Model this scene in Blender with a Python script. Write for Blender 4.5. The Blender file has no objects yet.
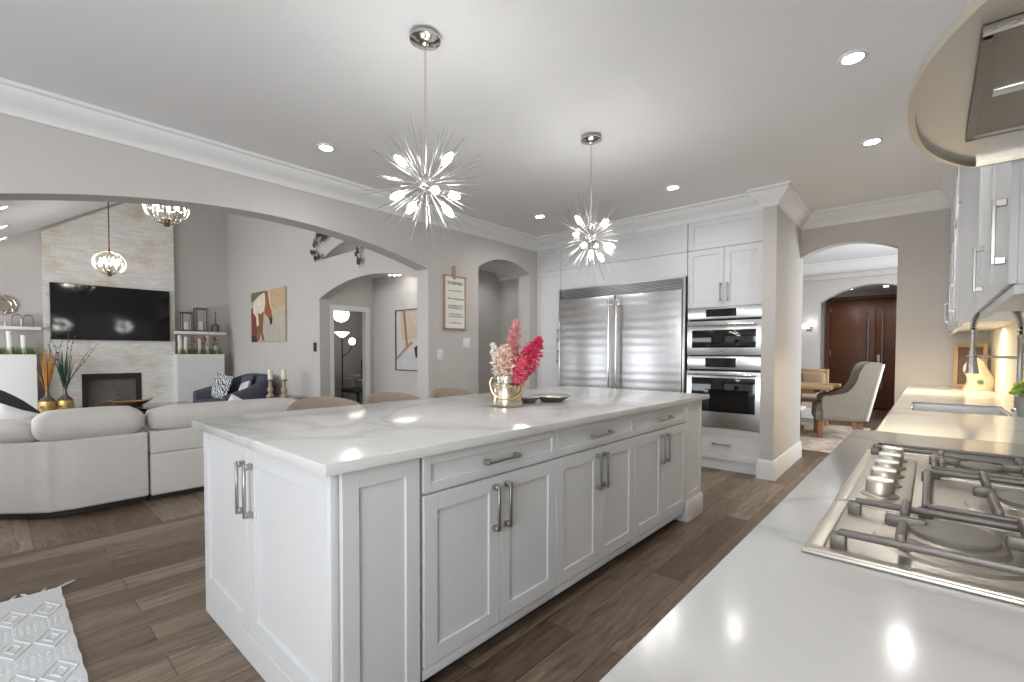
import bpy, bmesh, math, random
from mathutils import Matrix, Vector
R = math.radians
PI = math.pi
rnd = random.Random(7)
SC = bpy.context.scene
COL = SC.collection

# ------------------------------------------------------------------ camera
cd = bpy.data.cameras.new('camera')
cam = bpy.data.objects.new('camera', cd)
COL.objects.link(cam)
cd.sensor_fit = 'HORIZONTAL'
cd.sensor_width = 36.0
cd.lens = 467.7 / 1024 * 36
cd.shift_x = 0.0
cd.shift_y = 23.55 / 1024
cd.clip_start = 0.02
_yaw, _pit, _rol = R(41.867), R(1.4715), R(0.1086)
_fw = Vector((-math.sin(_yaw), math.cos(_yaw), 0))
_ri = Vector((math.cos(_yaw), math.sin(_yaw), 0))
_up = Vector((0, 0, 1))
_f2 = math.cos(_pit) * _fw - math.sin(_pit) * _up
_u2 = math.cos(_pit) * _up + math.sin(_pit) * _fw
_r3 = math.cos(_rol) * _ri + math.sin(_rol) * _u2
_u3 = math.cos(_rol) * _u2 - math.sin(_rol) * _ri
_m = Matrix.Identity(4)
for _i in range(3):
    _m[_i][0] = _r3[_i]; _m[_i][1] = _u3[_i]; _m[_i][2] = -_f2[_i]
_m[2][3] = 1.25
cam.matrix_world = _m
SC.camera = cam

# ------------------------------------------------------------------ world, exposure, window and added fill light
SC.view_settings.view_transform = 'Standard'
SC.view_settings.look = 'None'
SC.view_settings.gamma = 1.0
SC.view_settings.use_curve_mapping = False
SC.view_settings.exposure = 0.83
try:
    SC.cycles.use_denoising = True
    SC.cycles.max_bounces = 10
    SC.cycles.diffuse_bounces = 6
    SC.cycles.glossy_bounces = 4
    SC.cycles.caustics_reflective = False
    SC.cycles.caustics_refractive = False
    SC.cycles.sample_clamp_indirect = 4.0
except Exception:
    pass
wd = bpy.data.worlds.new('daylight')
SC.world = wd
wd.use_nodes = True
wd.node_tree.nodes['Background'].inputs[0].default_value = (0.93, 0.97, 1.0, 1)
wd.node_tree.nodes['Background'].inputs[1].default_value = 0.62


def area(name, loc, target, sx, sy, power, col=(1, 1, 1)):
    l = bpy.data.lights.new(name, 'AREA')
    l.shape = 'RECTANGLE'; l.size = sx; l.size_y = sy; l.energy = power; l.color = col
    o = bpy.data.objects.new(name, l); COL.objects.link(o)
    o.location = loc
    o.rotation_euler = (Vector(target) - Vector(loc)).to_track_quat('-Z', 'Y').to_euler()
    return o


def point(name, loc, power, col=(1, 1, 1), rad=0.03):
    l = bpy.data.lights.new(name, 'POINT')
    l.energy = power; l.color = col; l.shadow_soft_size = rad
    o = bpy.data.objects.new(name, l); COL.objects.link(o); o.location = loc
    return o


def spot(name, loc, power, col=(1, 0.985, 0.96), ang=160, rad=0.05):
    l = bpy.data.lights.new(name, 'SPOT')
    l.energy = power; l.color = col; l.spot_size = R(ang); l.spot_blend = 0.9; l.shadow_soft_size = rad
    o = bpy.data.objects.new(name, l); COL.objects.link(o); o.location = loc
    return o


DAY = (0.92, 0.96, 1.0)
area('patio_daylight', (-3.1, -3.0, 1.35), (-3.2, 2, 1.2), 1.9, 2.2, 3, DAY)
area('living_window_daylight', (-7.8, -1.9, 1.7), (-7.8, 2, 1.2), 5.0, 2.2, 118, DAY)
area('side_fill_light', (0.40, -1.9, 1.5), (-2.6, 3.4, 1.5), 2.4, 1.7, 72, DAY)  # added fill for the island front; no window is known there
area('hall_fill_light', (-5.0, 6.9, 1.8), (-5.0, 5.0, 1.4), 0.6, 1.0, 10, DAY)  # fill added to lift the dark passage, not a known window
area('dining_fill_light', (0.9, 8.4, 1.6), (-2, 8.4, 1.2), 2.0, 1.8, 55, DAY)  # added to brighten the dining room, without a known window

# ------------------------------------------------------------------ materials
MATS = {}


def mat(name, col, rough=0.5, metal=0.0, emit=None, estr=0.0, var=0.0, vscale=6.0, bump=0.0, bscale=40.0,
        trans=0.0, coat=0.0, spec=0.5, stretch=(1, 1, 1), alpha=1.0):
    if name in MATS:
        return MATS[name]
    m = bpy.data.materials.new(name); m.use_nodes = True
    nt = m.node_tree; b = nt.nodes['Principled BSDF']
    b.inputs['Base Color'].default_value = (*col, 1)
    b.inputs['Roughness'].default_value = rough
    b.inputs['Metallic'].default_value = metal
    b.inputs['Specular IOR Level'].default_value = spec
    b.inputs['Transmission Weight'].default_value = trans
    b.inputs['Coat Weight'].default_value = coat
    b.inputs['Alpha'].default_value = alpha
    if emit:
        b.inputs['Emission Color'].default_value = (*emit, 1)
        b.inputs['Emission Strength'].default_value = estr
    tc = nt.nodes.new('ShaderNodeTexCoord'); mp = nt.nodes.new('ShaderNodeMapping')
    mp.inputs['Scale'].default_value = stretch
    nt.links.new(tc.outputs['Object'], mp.inputs['Vector'])
    n = nt.nodes.new('ShaderNodeTexNoise'); n.inputs['Scale'].default_value = vscale
    n.inputs['Detail'].default_value = 4
    nt.links.new(mp.outputs['Vector'], n.inputs['Vector'])
    r = nt.nodes.new('ShaderNodeMapRange')
    r.inputs['To Min'].default_value = 1 - var - 0.005; r.inputs['To Max'].default_value = 1 + var + 0.005
    nt.links.new(n.outputs['Fac'], r.inputs['Value'])
    hv = nt.nodes.new('ShaderNodeHueSaturation'); hv.inputs['Color'].default_value = (*col, 1)
    nt.links.new(r.outputs['Result'], hv.inputs['Value'])
    nt.links.new(hv.outputs['Color'], b.inputs['Base Color'])
    if bump:
        n2 = nt.nodes.new('ShaderNodeTexNoise'); n2.inputs['Scale'].default_value = bscale
        n2.inputs['Detail'].default_value = 3
        nt.links.new(mp.outputs['Vector'], n2.inputs['Vector'])
        bp = nt.nodes.new('ShaderNodeBump'); bp.inputs['Strength'].default_value = bump
        bp.inputs['Distance'].default_value = 0.01
        nt.links.new(n2.outputs['Fac'], bp.inputs['Height'])
        nt.links.new(bp.outputs['Normal'], b.inputs['Normal'])
    MATS[name] = m
    return m


def ramp(nt, stops):
    r = nt.nodes.new('ShaderNodeValToRGB')
    cr = r.color_ramp
    while len(cr.elements) < len(stops):
        cr.elements.new(0.5)
    for e, (p, c) in zip(cr.elements, stops):
        e.position = p; e.color = (*c, 1)
    return r


def mat_planks(name, along):
    m = bpy.data.materials.new(name); m.use_nodes = True
    nt = m.node_tree; b = nt.nodes['Principled BSDF']; L = nt.links.new
    tc = nt.nodes.new('ShaderNodeTexCoord'); mp = nt.nodes.new('ShaderNodeMapping')
    if along == 'Y':
        mp.inputs['Rotation'].default_value = (0, 0, PI / 2)
    L(tc.outputs['Object'], mp.inputs['Vector'])
    br = nt.nodes.new('ShaderNodeTexBrick')
    br.offset = 0.37; br.offset_frequency = 2
    br.inputs['Scale'].default_value = 1.0
    br.inputs['Brick Width'].default_value = 1.25
    br.inputs['Row Height'].default_value = 0.165
    br.inputs['Mortar Size'].default_value = 0.0018
    br.inputs['Mortar Smooth'].default_value = 0.1
    br.inputs['Color1'].default_value = (0, 0, 0, 1); br.inputs['Color2'].default_value = (1, 1, 1, 1)
    br.inputs['Mortar'].default_value = (0, 0, 0, 1)
    L(mp.outputs['Vector'], br.inputs['Vector'])
    r = ramp(nt, [(0.0, (0.105, 0.066, 0.041)), (0.3, (0.148, 0.103, 0.068)), (0.6, (0.178, 0.132, 0.090)), (1.0, (0.225, 0.176, 0.126))])
    L(br.outputs['Color'], r.inputs['Fac'])
    mp2 = nt.nodes.new('ShaderNodeMapping'); mp2.inputs['Scale'].default_value = (1.6, 14, 1)
    L(mp.outputs['Vector'], mp2.inputs['Vector'])
    # each plank its own grain: shift the noise by the plank value
    ad = nt.nodes.new('ShaderNodeVectorMath'); ad.operation = 'ADD'
    sc = nt.nodes.new('ShaderNodeVectorMath'); sc.operation = 'SCALE'; sc.inputs['Scale'].default_value = 9
    L(br.outputs['Color'], sc.inputs[0]); L(mp2.outputs['Vector'], ad.inputs[0]); L(sc.outputs[0], ad.inputs[1])
    n = nt.nodes.new('ShaderNodeTexNoise'); n.inputs['Scale'].default_value = 2.0; n.inputs['Detail'].default_value = 8
    n.inputs['Distortion'].default_value = 1.2; n.inputs['Roughness'].default_value = 0.65
    L(ad.outputs[0], n.inputs['Vector'])
    g = ramp(nt, [(0.30, (0.30, 0.26, 0.235)), (0.43, (0.70, 0.66, 0.62)), (0.55, (1.0, 0.99, 0.97)), (0.74, (1.5, 1.5, 1.48))])
    L(n.outputs['Fac'], g.inputs['Fac'])
    mx = nt.nodes.new('ShaderNodeMix'); mx.data_type = 'RGBA'; mx.blend_type = 'MULTIPLY'; mx.inputs['Factor'].default_value = 0.9
    L(r.outputs['Color'], mx.inputs['A']); L(g.outputs['Color'], mx.inputs['B'])
    mo = nt.nodes.new('ShaderNodeMix'); mo.data_type = 'RGBA'
    L(br.outputs['Fac'], mo.inputs['Factor']); L(mx.outputs['Result'], mo.inputs['A'])
    mo.inputs['B'].default_value = (0.016, 0.011, 0.008, 1)
    L(mo.outputs['Result'], b.inputs['Base Color'])
    b.inputs['Roughness'].default_value = 0.38
    bp = nt.nodes.new('ShaderNodeBump'); bp.inputs['Strength'].default_value = 0.25; bp.inputs['Distance'].default_value = 0.01
    L(n.outputs['Fac'], bp.inputs['Height']); L(bp.outputs['Normal'], b.inputs['Normal'])
    return m


def mat_quartz(name, col):
    m = bpy.data.materials.new(name); m.use_nodes = True
    nt = m.node_tree; b = nt.nodes['Principled BSDF']; L = nt.links.new
    tc = nt.nodes.new('ShaderNodeTexCoord')
    mp = nt.nodes.new('ShaderNodeMapping'); mp.inputs['Rotation'].default_value = (0, 0, 0.5)
    L(tc.outputs['Object'], mp.inputs['Vector'])
    n = nt.nodes.new('ShaderNodeTexNoise'); n.inputs['Scale'].default_value = 0.75; n.inputs['Detail'].default_value = 5
    n.inputs['Distortion'].default_value = 1.0
    L(mp.outputs['Vector'], n.inputs['Vector'])
    s = nt.nodes.new('ShaderNodeMath'); s.operation = 'SUBTRACT'; s.inputs[1].default_value = 0.5
    a = nt.nodes.new('ShaderNodeMath'); a.operation = 'ABSOLUTE'
    L(n.outputs['Fac'], s.inputs[0]); L(s.outputs[0], a.inputs[0])
    v = tuple(c * 0.80 for c in col)
    r = ramp(nt, [(0.0, v), (0.012, tuple(c * 0.90 for c in col)), (0.04, col), (1, col)])
    L(a.outputs[0], r.inputs['Fac']); L(r.outputs['Color'], b.inputs['Base Color'])
    b.inputs['Roughness'].default_value = 0.16
    return m


def mat_stone(name):
    m = bpy.data.materials.new(name); m.use_nodes = True
    nt = m.node_tree; b = nt.nodes['Principled BSDF']; L = nt.links.new
    tc = nt.nodes.new('ShaderNodeTexCoord'); sp = nt.nodes.new('ShaderNodeSeparateXYZ'); cb = nt.nodes.new('ShaderNodeCombineXYZ')
    L(tc.outputs['Object'], sp.inputs[0]); L(sp.outputs['Y'], cb.inputs['X']); L(sp.outputs['Z'], cb.inputs['Y'])
    br = nt.nodes.new('ShaderNodeTexBrick'); br.offset = 0.43; br.offset_frequency = 3; br.squash = 0.6; br.squash_frequency = 2
    br.inputs['Scale'].default_value = 1; br.inputs['Brick Width'].default_value = 0.21; br.inputs['Row Height'].default_value = 0.034
    br.inputs['Mortar Size'].default_value = 0.002
    br.inputs['Color1'].default_value = (0, 0, 0, 1); br.inputs['Color2'].default_value = (1, 1, 1, 1); br.inputs['Mortar'].default_value = (0, 0, 0, 1)
    L(cb.outputs[0], br.inputs['Vector'])
    n = nt.nodes.new('ShaderNodeTexNoise'); n.inputs['Scale'].default_value = 2.2; n.inputs['Detail'].default_value = 6
    L(cb.outputs[0], n.inputs['Vector'])
    c1 = ramp(nt, [(0.3, (0.72, 0.64, 0.54)), (0.46, (0.84, 0.82, 0.78)), (0.62, (0.82, 0.83, 0.81))])
    L(n.outputs['Fac'], c1.inputs['Fac'])
    c2 = ramp(nt, [(0, (0.88, 0.87, 0.86)), (1, (1.04, 1.04, 1.04))])
    L(br.outputs['Color'], c2.inputs['Fac'])
    mx = nt.nodes.new('ShaderNodeMix'); mx.data_type = 'RGBA'; mx.blend_type = 'MULTIPLY'; mx.inputs['Factor'].default_value = 1
    L(c1.outputs['Color'], mx.inputs['A']); L(c2.outputs['Color'], mx.inputs['B'])
    L(mx.outputs['Result'], b.inputs['Base Color'])
    n2 = nt.nodes.new('ShaderNodeTexNoise'); n2.inputs['Scale'].default_value = 30
    L(cb.outputs[0], n2.inputs['Vector'])
    ma = nt.nodes.new('ShaderNodeMath'); ma.operation = 'MULTIPLY_ADD'; ma.inputs[1].default_value = 0.5
    L(n2.outputs['Fac'], ma.inputs[0]); L(br.outputs['Color'], ma.inputs[2])
    bp = nt.nodes.new('ShaderNodeBump'); bp.inputs['Strength'].default_value = 0.7; bp.inputs['Distance'].default_value = 0.03
    L(ma.outputs[0], bp.inputs['Height']); L(bp.outputs['Normal'], b.inputs['Normal'])
    b.inputs['Roughness'].default_value = 0.85
    return m


def mat_fridge(name):
    m = bpy.data.materials.new(name); m.use_nodes = True
    nt = m.node_tree; b = nt.nodes['Principled BSDF']; L = nt.links.new
    b.inputs['Base Color'].default_value = (0.60, 0.60, 0.61, 1); b.inputs['Metallic'].default_value = 1; b.inputs['Roughness'].default_value = 0.36
    tc = nt.nodes.new('ShaderNodeTexCoord')
    w = nt.nodes.new('ShaderNodeTexWave'); w.wave_type = 'BANDS'; w.bands_direction = 'Z'
    w.inputs['Scale'].default_value = 3.2; w.inputs['Distortion'].default_value = 2.2
    w.inputs['Detail'].default_value = 1.0; w.inputs['Detail Scale'].default_value = 0.5
    L(tc.outputs['Object'], w.inputs['Vector'])
    bp = nt.nodes.new('ShaderNodeBump'); bp.inputs['Strength'].default_value = 0.13; bp.inputs['Distance'].default_value = 0.01
    L(w.outputs['Fac'], bp.inputs['Height'])
    mp = nt.nodes.new('ShaderNodeMapping'); mp.inputs['Scale'].default_value = (2, 2, 400)
    L(tc.outputs['Object'], mp.inputs['Vector'])
    n = nt.nodes.new('ShaderNodeTexNoise'); n.inputs['Scale'].default_value = 1
    L(mp.outputs['Vector'], n.inputs['Vector'])
    b2 = nt.nodes.new('ShaderNodeBump'); b2.inputs['Strength'].default_value = 0.05; b2.inputs['Distance'].default_value = 0.002
    L(n.outputs['Fac'], b2.inputs['Height']); L(bp.outputs['Normal'], b2.inputs['Normal'])
    L(b2.outputs['Normal'], b.inputs['Normal'])
    return m


def mat_pattern(name, c1, c2, scale, kind='voronoi', thr=0.5):
    m = bpy.data.materials.new(name); m.use_nodes = True
    nt = m.node_tree; b = nt.nodes['Principled BSDF']; L = nt.links.new
    tc = nt.nodes.new('ShaderNodeTexCoord')
    if kind == 'wave':
        t = nt.nodes.new('ShaderNodeTexWave'); t.inputs['Scale'].default_value = scale; t.inputs['Distortion'].default_value = 9
        t.inputs['Detail Scale'].default_value = 1.5
        t.bands_direction = 'DIAGONAL'
    else:
        t = nt.nodes.new('ShaderNodeTexNoise'); t.inputs['Scale'].default_value = scale; t.inputs['Detail'].default_value = 3
    L(tc.outputs['Object'], t.inputs['Vector'])
    r = ramp(nt, [(max(thr - 0.06, 0), c1), (thr + 0.06, c2)])
    L(t.outputs['Fac'], r.inputs['Fac']); L(r.outputs['Color'], b.inputs['Base Color'])
    b.inputs['Roughness'].default_value = 0.9
    return m


WALL = mat('wall_paint', (0.545, 0.52, 0.50), 0.85, var=0.01, bump=0.03, bscale=180)
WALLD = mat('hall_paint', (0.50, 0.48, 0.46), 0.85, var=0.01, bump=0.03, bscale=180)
CEIL = mat('ceiling_paint', (0.82, 0.825, 0.835), 0.9, bump=0.02, bscale=200)
TRIM = mat('trim_paint', (0.76, 0.76, 0.76), 0.45)
CAB = mat('cabinet_white', (0.67, 0.675, 0.685), 0.4)
ISL = mat('island_grey', (0.635, 0.64, 0.648), 0.4)
QUARTZ = mat_quartz('white_quartz', (0.60, 0.595, 0.582))
FLOORK = mat_planks('planks_kitchen', 'Y')
FLOORL = mat_planks('planks_living', 'X')
STONE = mat_stone('stacked_stone')
STEEL = mat('brushed_steel', (0.62, 0.62, 0.62), 0.28, 1.0, bump=0.02, bscale=3, stretch=(1, 1, 160))
STEELH = mat('hood_steel', (0.60, 0.57, 0.53), 0.30, 1.0, bump=0.02, bscale=3, stretch=(160, 1, 1))
STEELC = mat('cooktop_steel', (0.58, 0.54, 0.48), 0.42, 1.0, bump=0.015, bscale=3, stretch=(2, 160, 1))
FRIDGE = mat_fridge('fridge_steel')
NICKEL = mat('satin_nickel', (0.44, 0.43, 0.41), 0.34, 1.0)
CHROME = mat('polished_nickel', (0.78, 0.76, 0.73), 0.12, 1.0)
IRON = mat('cast_iron', (0.17, 0.15, 0.135), 0.42, 0.4, bump=0.05, bscale=300)
IRONC = mat('burner_cap_iron', (0.24, 0.22, 0.20), 0.6, 0.2)
BLACK = mat('black_glass', (0.006, 0.006, 0.007), 0.06)
BLACKM = mat('black_matte', (0.02, 0.02, 0.02), 0.6)
SHADEBLK = mat('shade_black', (0.03, 0.03, 0.03), 0.8)  # near-black put into the colour for shade in recesses and gaps
GLASS = mat('clear_glass', (0.85, 0.87, 0.87), 0.05, alpha=0.13)
SPIKE = mat('spike_metal', (0.40, 0.39, 0.375), 0.32, 1.0)
CREAM = mat('cream_fabric', (0.58, 0.56, 0.53), 0.95, var=0.05, bump=0.15, bscale=350)
NAVY = mat('slate_blue_fabric', (0.075, 0.078, 0.105), 0.95, var=0.08, bump=0.15, bscale=300)
CHAR = mat('charcoal_fabric', (0.055, 0.058, 0.066), 0.95, var=0.08, bump=0.15, bscale=300)
WHITEF = mat('white_fabric', (0.74, 0.73, 0.71), 0.95, bump=0.1, bscale=200)
LEAF = mat_pattern('leaf_print_fabric', (0.06, 0.085, 0.11), (0.66, 0.68, 0.68), 7.0, 'wave', 0.5)
BULB = mat('bulb_glow', (1, 1, 1), 0.3, emit=(1.0, 0.96, 0.88), estr=9)
BULBP = mat('pendant_bulb_glow', (1, 1, 1), 0.3, emit=(1.0, 0.98, 0.94), estr=44)
BULBC = mat('chandelier_bulb_glow', (1, 1, 1), 0.3, emit=(1.0, 0.94, 0.84), estr=70)
CRYST = mat('crystal_glow', (1, 1, 1), 0.3, emit=(1.0, 0.96, 0.90), estr=5)
LAMPW = mat('lamp_glow', (1, 1, 1), 0.3, emit=(1.0, 0.95, 0.86), estr=3)
DOWN = mat('downlight_glow', (1, 1, 1), 0.3, emit=(1.0, 0.97, 0.92), estr=12)
OAK = mat('oak_wood', (0.47, 0.30, 0.15), 0.5, var=0.2, vscale=4, stretch=(1, 12, 12))
WALNUT = mat('dark_walnut', (0.15, 0.055, 0.024), 0.42, var=0.3, vscale=2, stretch=(3, 3, 0.6))
BROWNW = mat('brown_wood', (0.13, 0.06, 0.03), 0.5, var=0.2, vscale=4)
LEGW = mat('chair_leg_wood', (0.30, 0.15, 0.08), 0.5, var=0.15)
TAN = mat('tan_upholstery', (0.42, 0.30, 0.19), 0.9, var=0.06)
STOOLF = mat('taupe_velvet', (0.27, 0.215, 0.17), 0.85, var=0.12, vscale=12, bump=0.1, bscale=120)
LINEN = mat('grey_linen', (0.34, 0.30, 0.25), 0.95, var=0.1, vscale=60, bump=0.2, bscale=350)
LINENL = mat('pale_linen_edge', (0.62, 0.60, 0.55), 0.95, bump=0.1, bscale=300)
GOLD = mat('aged_gold', (0.60, 0.42, 0.17), 0.35, 0.9, var=0.5, vscale=9)
BRONZE = mat('dark_bronze', (0.16, 0.11, 0.08), 0.4, 0.6)
COPPER = mat('copper_glaze', (0.50, 0.30, 0.16), 0.3, 0.8, var=0.3)
MERCURY = mat('mercury_glass', (0.66, 0.59, 0.46), 0.2, 1.0, var=0.5, vscale=28, bump=0.12, bscale=45)
GREENL = mat('leaf_green', (0.03, 0.05, 0.013), 0.6, var=0.3)
GRASSG = mat('grass_green', (0.11, 0.20, 0.04), 0.7, var=0.4, vscale=14)
LIME = mat('lime_leaf', (0.36, 0.50, 0.08), 0.6, var=0.3, vscale=20)
BIRCH = mat_pattern('birch_bark', (0.20, 0.17, 0.14), (0.78, 0.76, 0.71), 11.0, 'noise', 0.38)
WAX = mat('ivory_wax', (0.82, 0.77, 0.66), 0.5)
BACKSP = mat('cream_tile', (0.80, 0.72, 0.56), 0.65, var=0.04, vscale=5)
RUGW = mat('white_cotton', (0.60, 0.61, 0.62), 0.95, bump=0.35, bscale=90)
RUGD = mat_pattern('beige_rug_pattern', (0.34, 0.27, 0.21), (0.47, 0.40, 0.32), 5.0, 'noise', 0.5)
PLATE = mat('switch_plastic', (0.80, 0.80, 0.78), 0.4)
PAPER = mat('sign_paper', (0.80, 0.77, 0.70), 0.8)
INK = mat('sign_ink', (0.03, 0.03, 0.03), 0.8)
FRAMEW = mat('light_frame_wood', (0.42, 0.29, 0.18), 0.6, var=0.15)


GOLDM = mat_pattern('mottled_gold', (0.10, 0.065, 0.03), (0.62, 0.44, 0.16), 13.0, 'noise', 0.44)
GOLDM.node_tree.nodes['Principled BSDF'].inputs['Metallic'].default_value = 0.6
GOLDM.node_tree.nodes['Principled BSDF'].inputs['Roughness'].default_value = 0.4


# ------------------------------------------------------------------ mesh helpers
def frame(o, u, n):
    m = Matrix.Identity(4)
    u = Vector(u); n = Vector(n)
    for i in range(3):
        m[i][0] = u[i]; m[i][1] = n[i]; m[i][2] = (0, 0, 1)[i]; m[i][3] = o[i]
    return m


def world_loc(o):
    v = Vector((0, 0, 0))
    while o is not None:
        v += o.location
        o = o.parent
    return v


class MB:
    def __init__(s, M=None):
        s.bm = bmesh.new(); s.M = M or Matrix.Identity(4); s.mi = 0

    def add(s, vs, fs):
        bv = [s.bm.verts.new(s.M @ Vector(v)) for v in vs]
        for f in fs:
            try:
                k = s.bm.faces.new([bv[i] for i in f]); k.material_index = s.mi
            except ValueError:
                pass
        return s

    def box(s, x0, y0, z0, x1, y1, z1, b=0.0, seg=2):
        if x0 > x1: x0, x1 = x1, x0
        if y0 > y1: y0, y1 = y1, y0
        if z0 > z1: z0, z1 = z1, z0
        t = bmesh.new(); bmesh.ops.create_cube(t, size=1)
        for v in t.verts:
            v.co = Vector(((x0 + x1) / 2 + v.co.x * (x1 - x0), (y0 + y1) / 2 + v.co.y * (y1 - y0), (z0 + z1) / 2 + v.co.z * (z1 - z0)))
        if b > 0:
            bmesh.ops.bevel(t, geom=t.edges[:], offset=min(b, 0.49 * min(x1 - x0, y1 - y0, z1 - z0)), segments=seg, profile=0.5, affect='EDGES')
        s.merge(t)
        return s

    def merge(s, t, M=None):
        t.verts.index_update()
        M = s.M @ (M or Matrix.Identity(4))
        bv = [s.bm.verts.new(M @ v.co) for v in t.verts]
        for f in t.faces:
            k = s.bm.faces.new([bv[v.index] for v in f.verts]); k.material_index = s.mi
        t.free()
        return s

    def prism(s, pts, d0, d1, plane='xy'):
        def P(a, b, d):
            return (a, b, d) if plane == 'xy' else ((a, d, b) if plane == 'xz' else (d, a, b))
        n = len(pts)
        vs = [P(a, b, d0) for a, b in pts] + [P(a, b, d1) for a, b in pts]
        fs = [list(range(n))[::-1], list(range(n, 2 * n))] + [[i, (i + 1) % n, n + (i + 1) % n, n + i] for i in range(n)]
        return s.add(vs, fs)

    def tube(s, pts, r, seg=8, closed=False):
        pts = [Vector(p) for p in pts]; n = len(pts)
        rs = r if isinstance(r, (list, tuple)) else [r] * n
        vs = []; ref = None
        for i, p in enumerate(pts):
            a = pts[i - 1] if (i > 0 or closed) else p
            c = pts[(i + 1) % n] if (i < n - 1 or closed) else p
            t = (c - a).normalized()
            if ref is None:
                ref = Vector((0, 0, 1)) if abs(t.z) < 0.9 else Vector((1, 0, 0))
            u = (ref - t * ref.dot(t))
            if u.length < 1e-5:
                u = t.orthogonal()
            u.normalize(); ref = u
            w = t.cross(u)
            for k in range(seg):
                an = 2 * PI * k / seg
                vs.append(p + (u * math.cos(an) + w * math.sin(an)) * rs[i])
        fs = []
        m = n if closed else n - 1
        for i in range(m):
            for k in range(seg):
                j = (i + 1) % n
                fs.append([i * seg + k, i * seg + (k + 1) % seg, j * seg + (k + 1) % seg, j * seg + k])
        if not closed:
            fs.append(list(range(seg))[::-1]); fs.append([(n - 1) * seg + k for k in range(seg)])
        return s.add(vs, fs)

    def lathe(s, prof, c=(0, 0, 0), seg=24, M=None):
        vs = []; n = len(prof)
        for r, z in prof:
            for k in range(seg):
                a = 2 * PI * k / seg
                v = Vector((r * math.cos(a), r * math.sin(a), z))
                if M is not None:
                    v = M @ v
                vs.append(v + Vector(c))
        fs = []
        for i in range(n - 1):
            for k in range(seg):
                fs.append([i * seg + k, i * seg + (k + 1) % seg, (i + 1) * seg + (k + 1) % seg, (i + 1) * seg + k])
        if prof[0][0] > 1e-6: fs.append(list(range(seg))[::-1])
        if prof[-1][0] > 1e-6: fs.append([(n - 1) * seg + k for k in range(seg)])
        return s.add(vs, fs)

    def ball(s, c, r, sc=(1, 1, 1), u=14, v=9, M=None):
        t = bmesh.new(); bmesh.ops.create_uvsphere(t, u_segments=u, v_segments=v, radius=r)
        T = Matrix.Translation(c) @ (M or Matrix.Identity(4)) @ Matrix.Diagonal((*sc, 1))
        return s.merge(t, T)

    def soft(s, x0, y0, z0, x1, y1, z1, b=0.08, puff=0.0):
        """a cushion: bevelled, gently swollen block"""
        t = bmesh.new(); bmesh.ops.create_cube(t, size=1)
        cx, cy, cz = (x0 + x1) / 2, (y0 + y1) / 2, (z0 + z1) / 2
        hx, hy, hz = (x1 - x0) / 2, (y1 - y0) / 2, (z1 - z0) / 2
        bmesh.ops.subdivide_edges(t, edges=t.edges[:], cuts=7, use_grid_fill=True)
        for v in t.verts:
            a, bb, c = v.co.x * 2, v.co.y * 2, v.co.z * 2
            k = [a * hx, bb * hy, c * hz]; h = [hx, hy, hz]
            rr = min(b, min(h))
            q = [max(-(hh - rr), min(hh - rr, kk)) for kk, hh in zip(k, h)]
            dlt = Vector([kk - qq for kk, qq in zip(k, q)])
            if dlt.length > 1e-9:
                dlt = dlt.normalized() * rr if max(abs(a), abs(bb), abs(c)) > 0.999 else dlt
            p = Vector(q) + dlt
            m = min(h)
            if m == hx: p.x *= 1 + puff * (1 - bb * bb) * (1 - c * c)
            elif m == hy: p.y *= 1 + puff * (1 - a * a) * (1 - c * c)
            else: p.z *= 1 + puff * (1 - a * a) * (1 - bb * bb)
            v.co = Vector((cx, cy, cz)) + p
        return s.merge(t)

    def build(s, name, m, parent=None, label=None, kind=None, smooth=True, ang=38):
        bm = s.bm
        bmesh.ops.recalc_face_normals(bm, faces=bm.faces[:])
        if parent is not None:
            L = world_loc(parent)
            for v in bm.verts:
                v.co -= L
        me = bpy.data.meshes.new(name); bm.to_mesh(me); bm.free()
        for k in (m if isinstance(m, (list, tuple)) else [m]):
            me.materials.append(k)
        if smooth:
            me.shade_smooth(); me.set_sharp_from_angle(angle=R(ang))
        o = bpy.data.objects.new(name, me); COL.objects.link(o)
        if parent is not None: o.parent = parent
        if label: o['label'] = label
        if kind: o['kind'] = kind
        return o


def thing(name, label, cat, loc=(0, 0, 0), group=None):
    o = bpy.data.objects.new(name, None); COL.objects.link(o)
    o.location = loc; o.empty_display_size = 0.1
    o['label'] = label; o['category'] = cat
    if group: o['group'] = group
    return o


def tag(o, label, cat, group=None):
    o['label'] = label; o['category'] = cat
    if group: o['group'] = group
    return o


def struct(name, mb, m, parent=None, **k):
    o = mb.build(name, m, parent, **k); o['kind'] = 'structure'
    return o


def copy_tree(o, parent=None):
    c = o.copy(); COL.objects.link(c)
    if parent is not None: c.parent = parent
    for ch in list(o.children):
        copy_tree(ch, c)
    return c


def dup(o, loc, rz, label, group=None, scale=None):
    c = copy_tree(o); c.location = loc; c.rotation_euler = (0, 0, rz)
    if scale: c.scale = scale
    c['label'] = label
    if group: c['group'] = group
    return c


def arc_pts(s0, z0, s1, z1, apex, n=24):
    """segmental arch from (s0,z0) over apex height to (s1,z1)"""
    out = []
    for i in range(n + 1):
        t = i / n
        s = s0 + (s1 - s0) * t
        k = 2 * t - 1
        base = z0 + (z1 - z0) * t
        mid = (z0 + z1) / 2
        out.append((s, base + (apex - mid) * (1 - k * k)))
    return out


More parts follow.
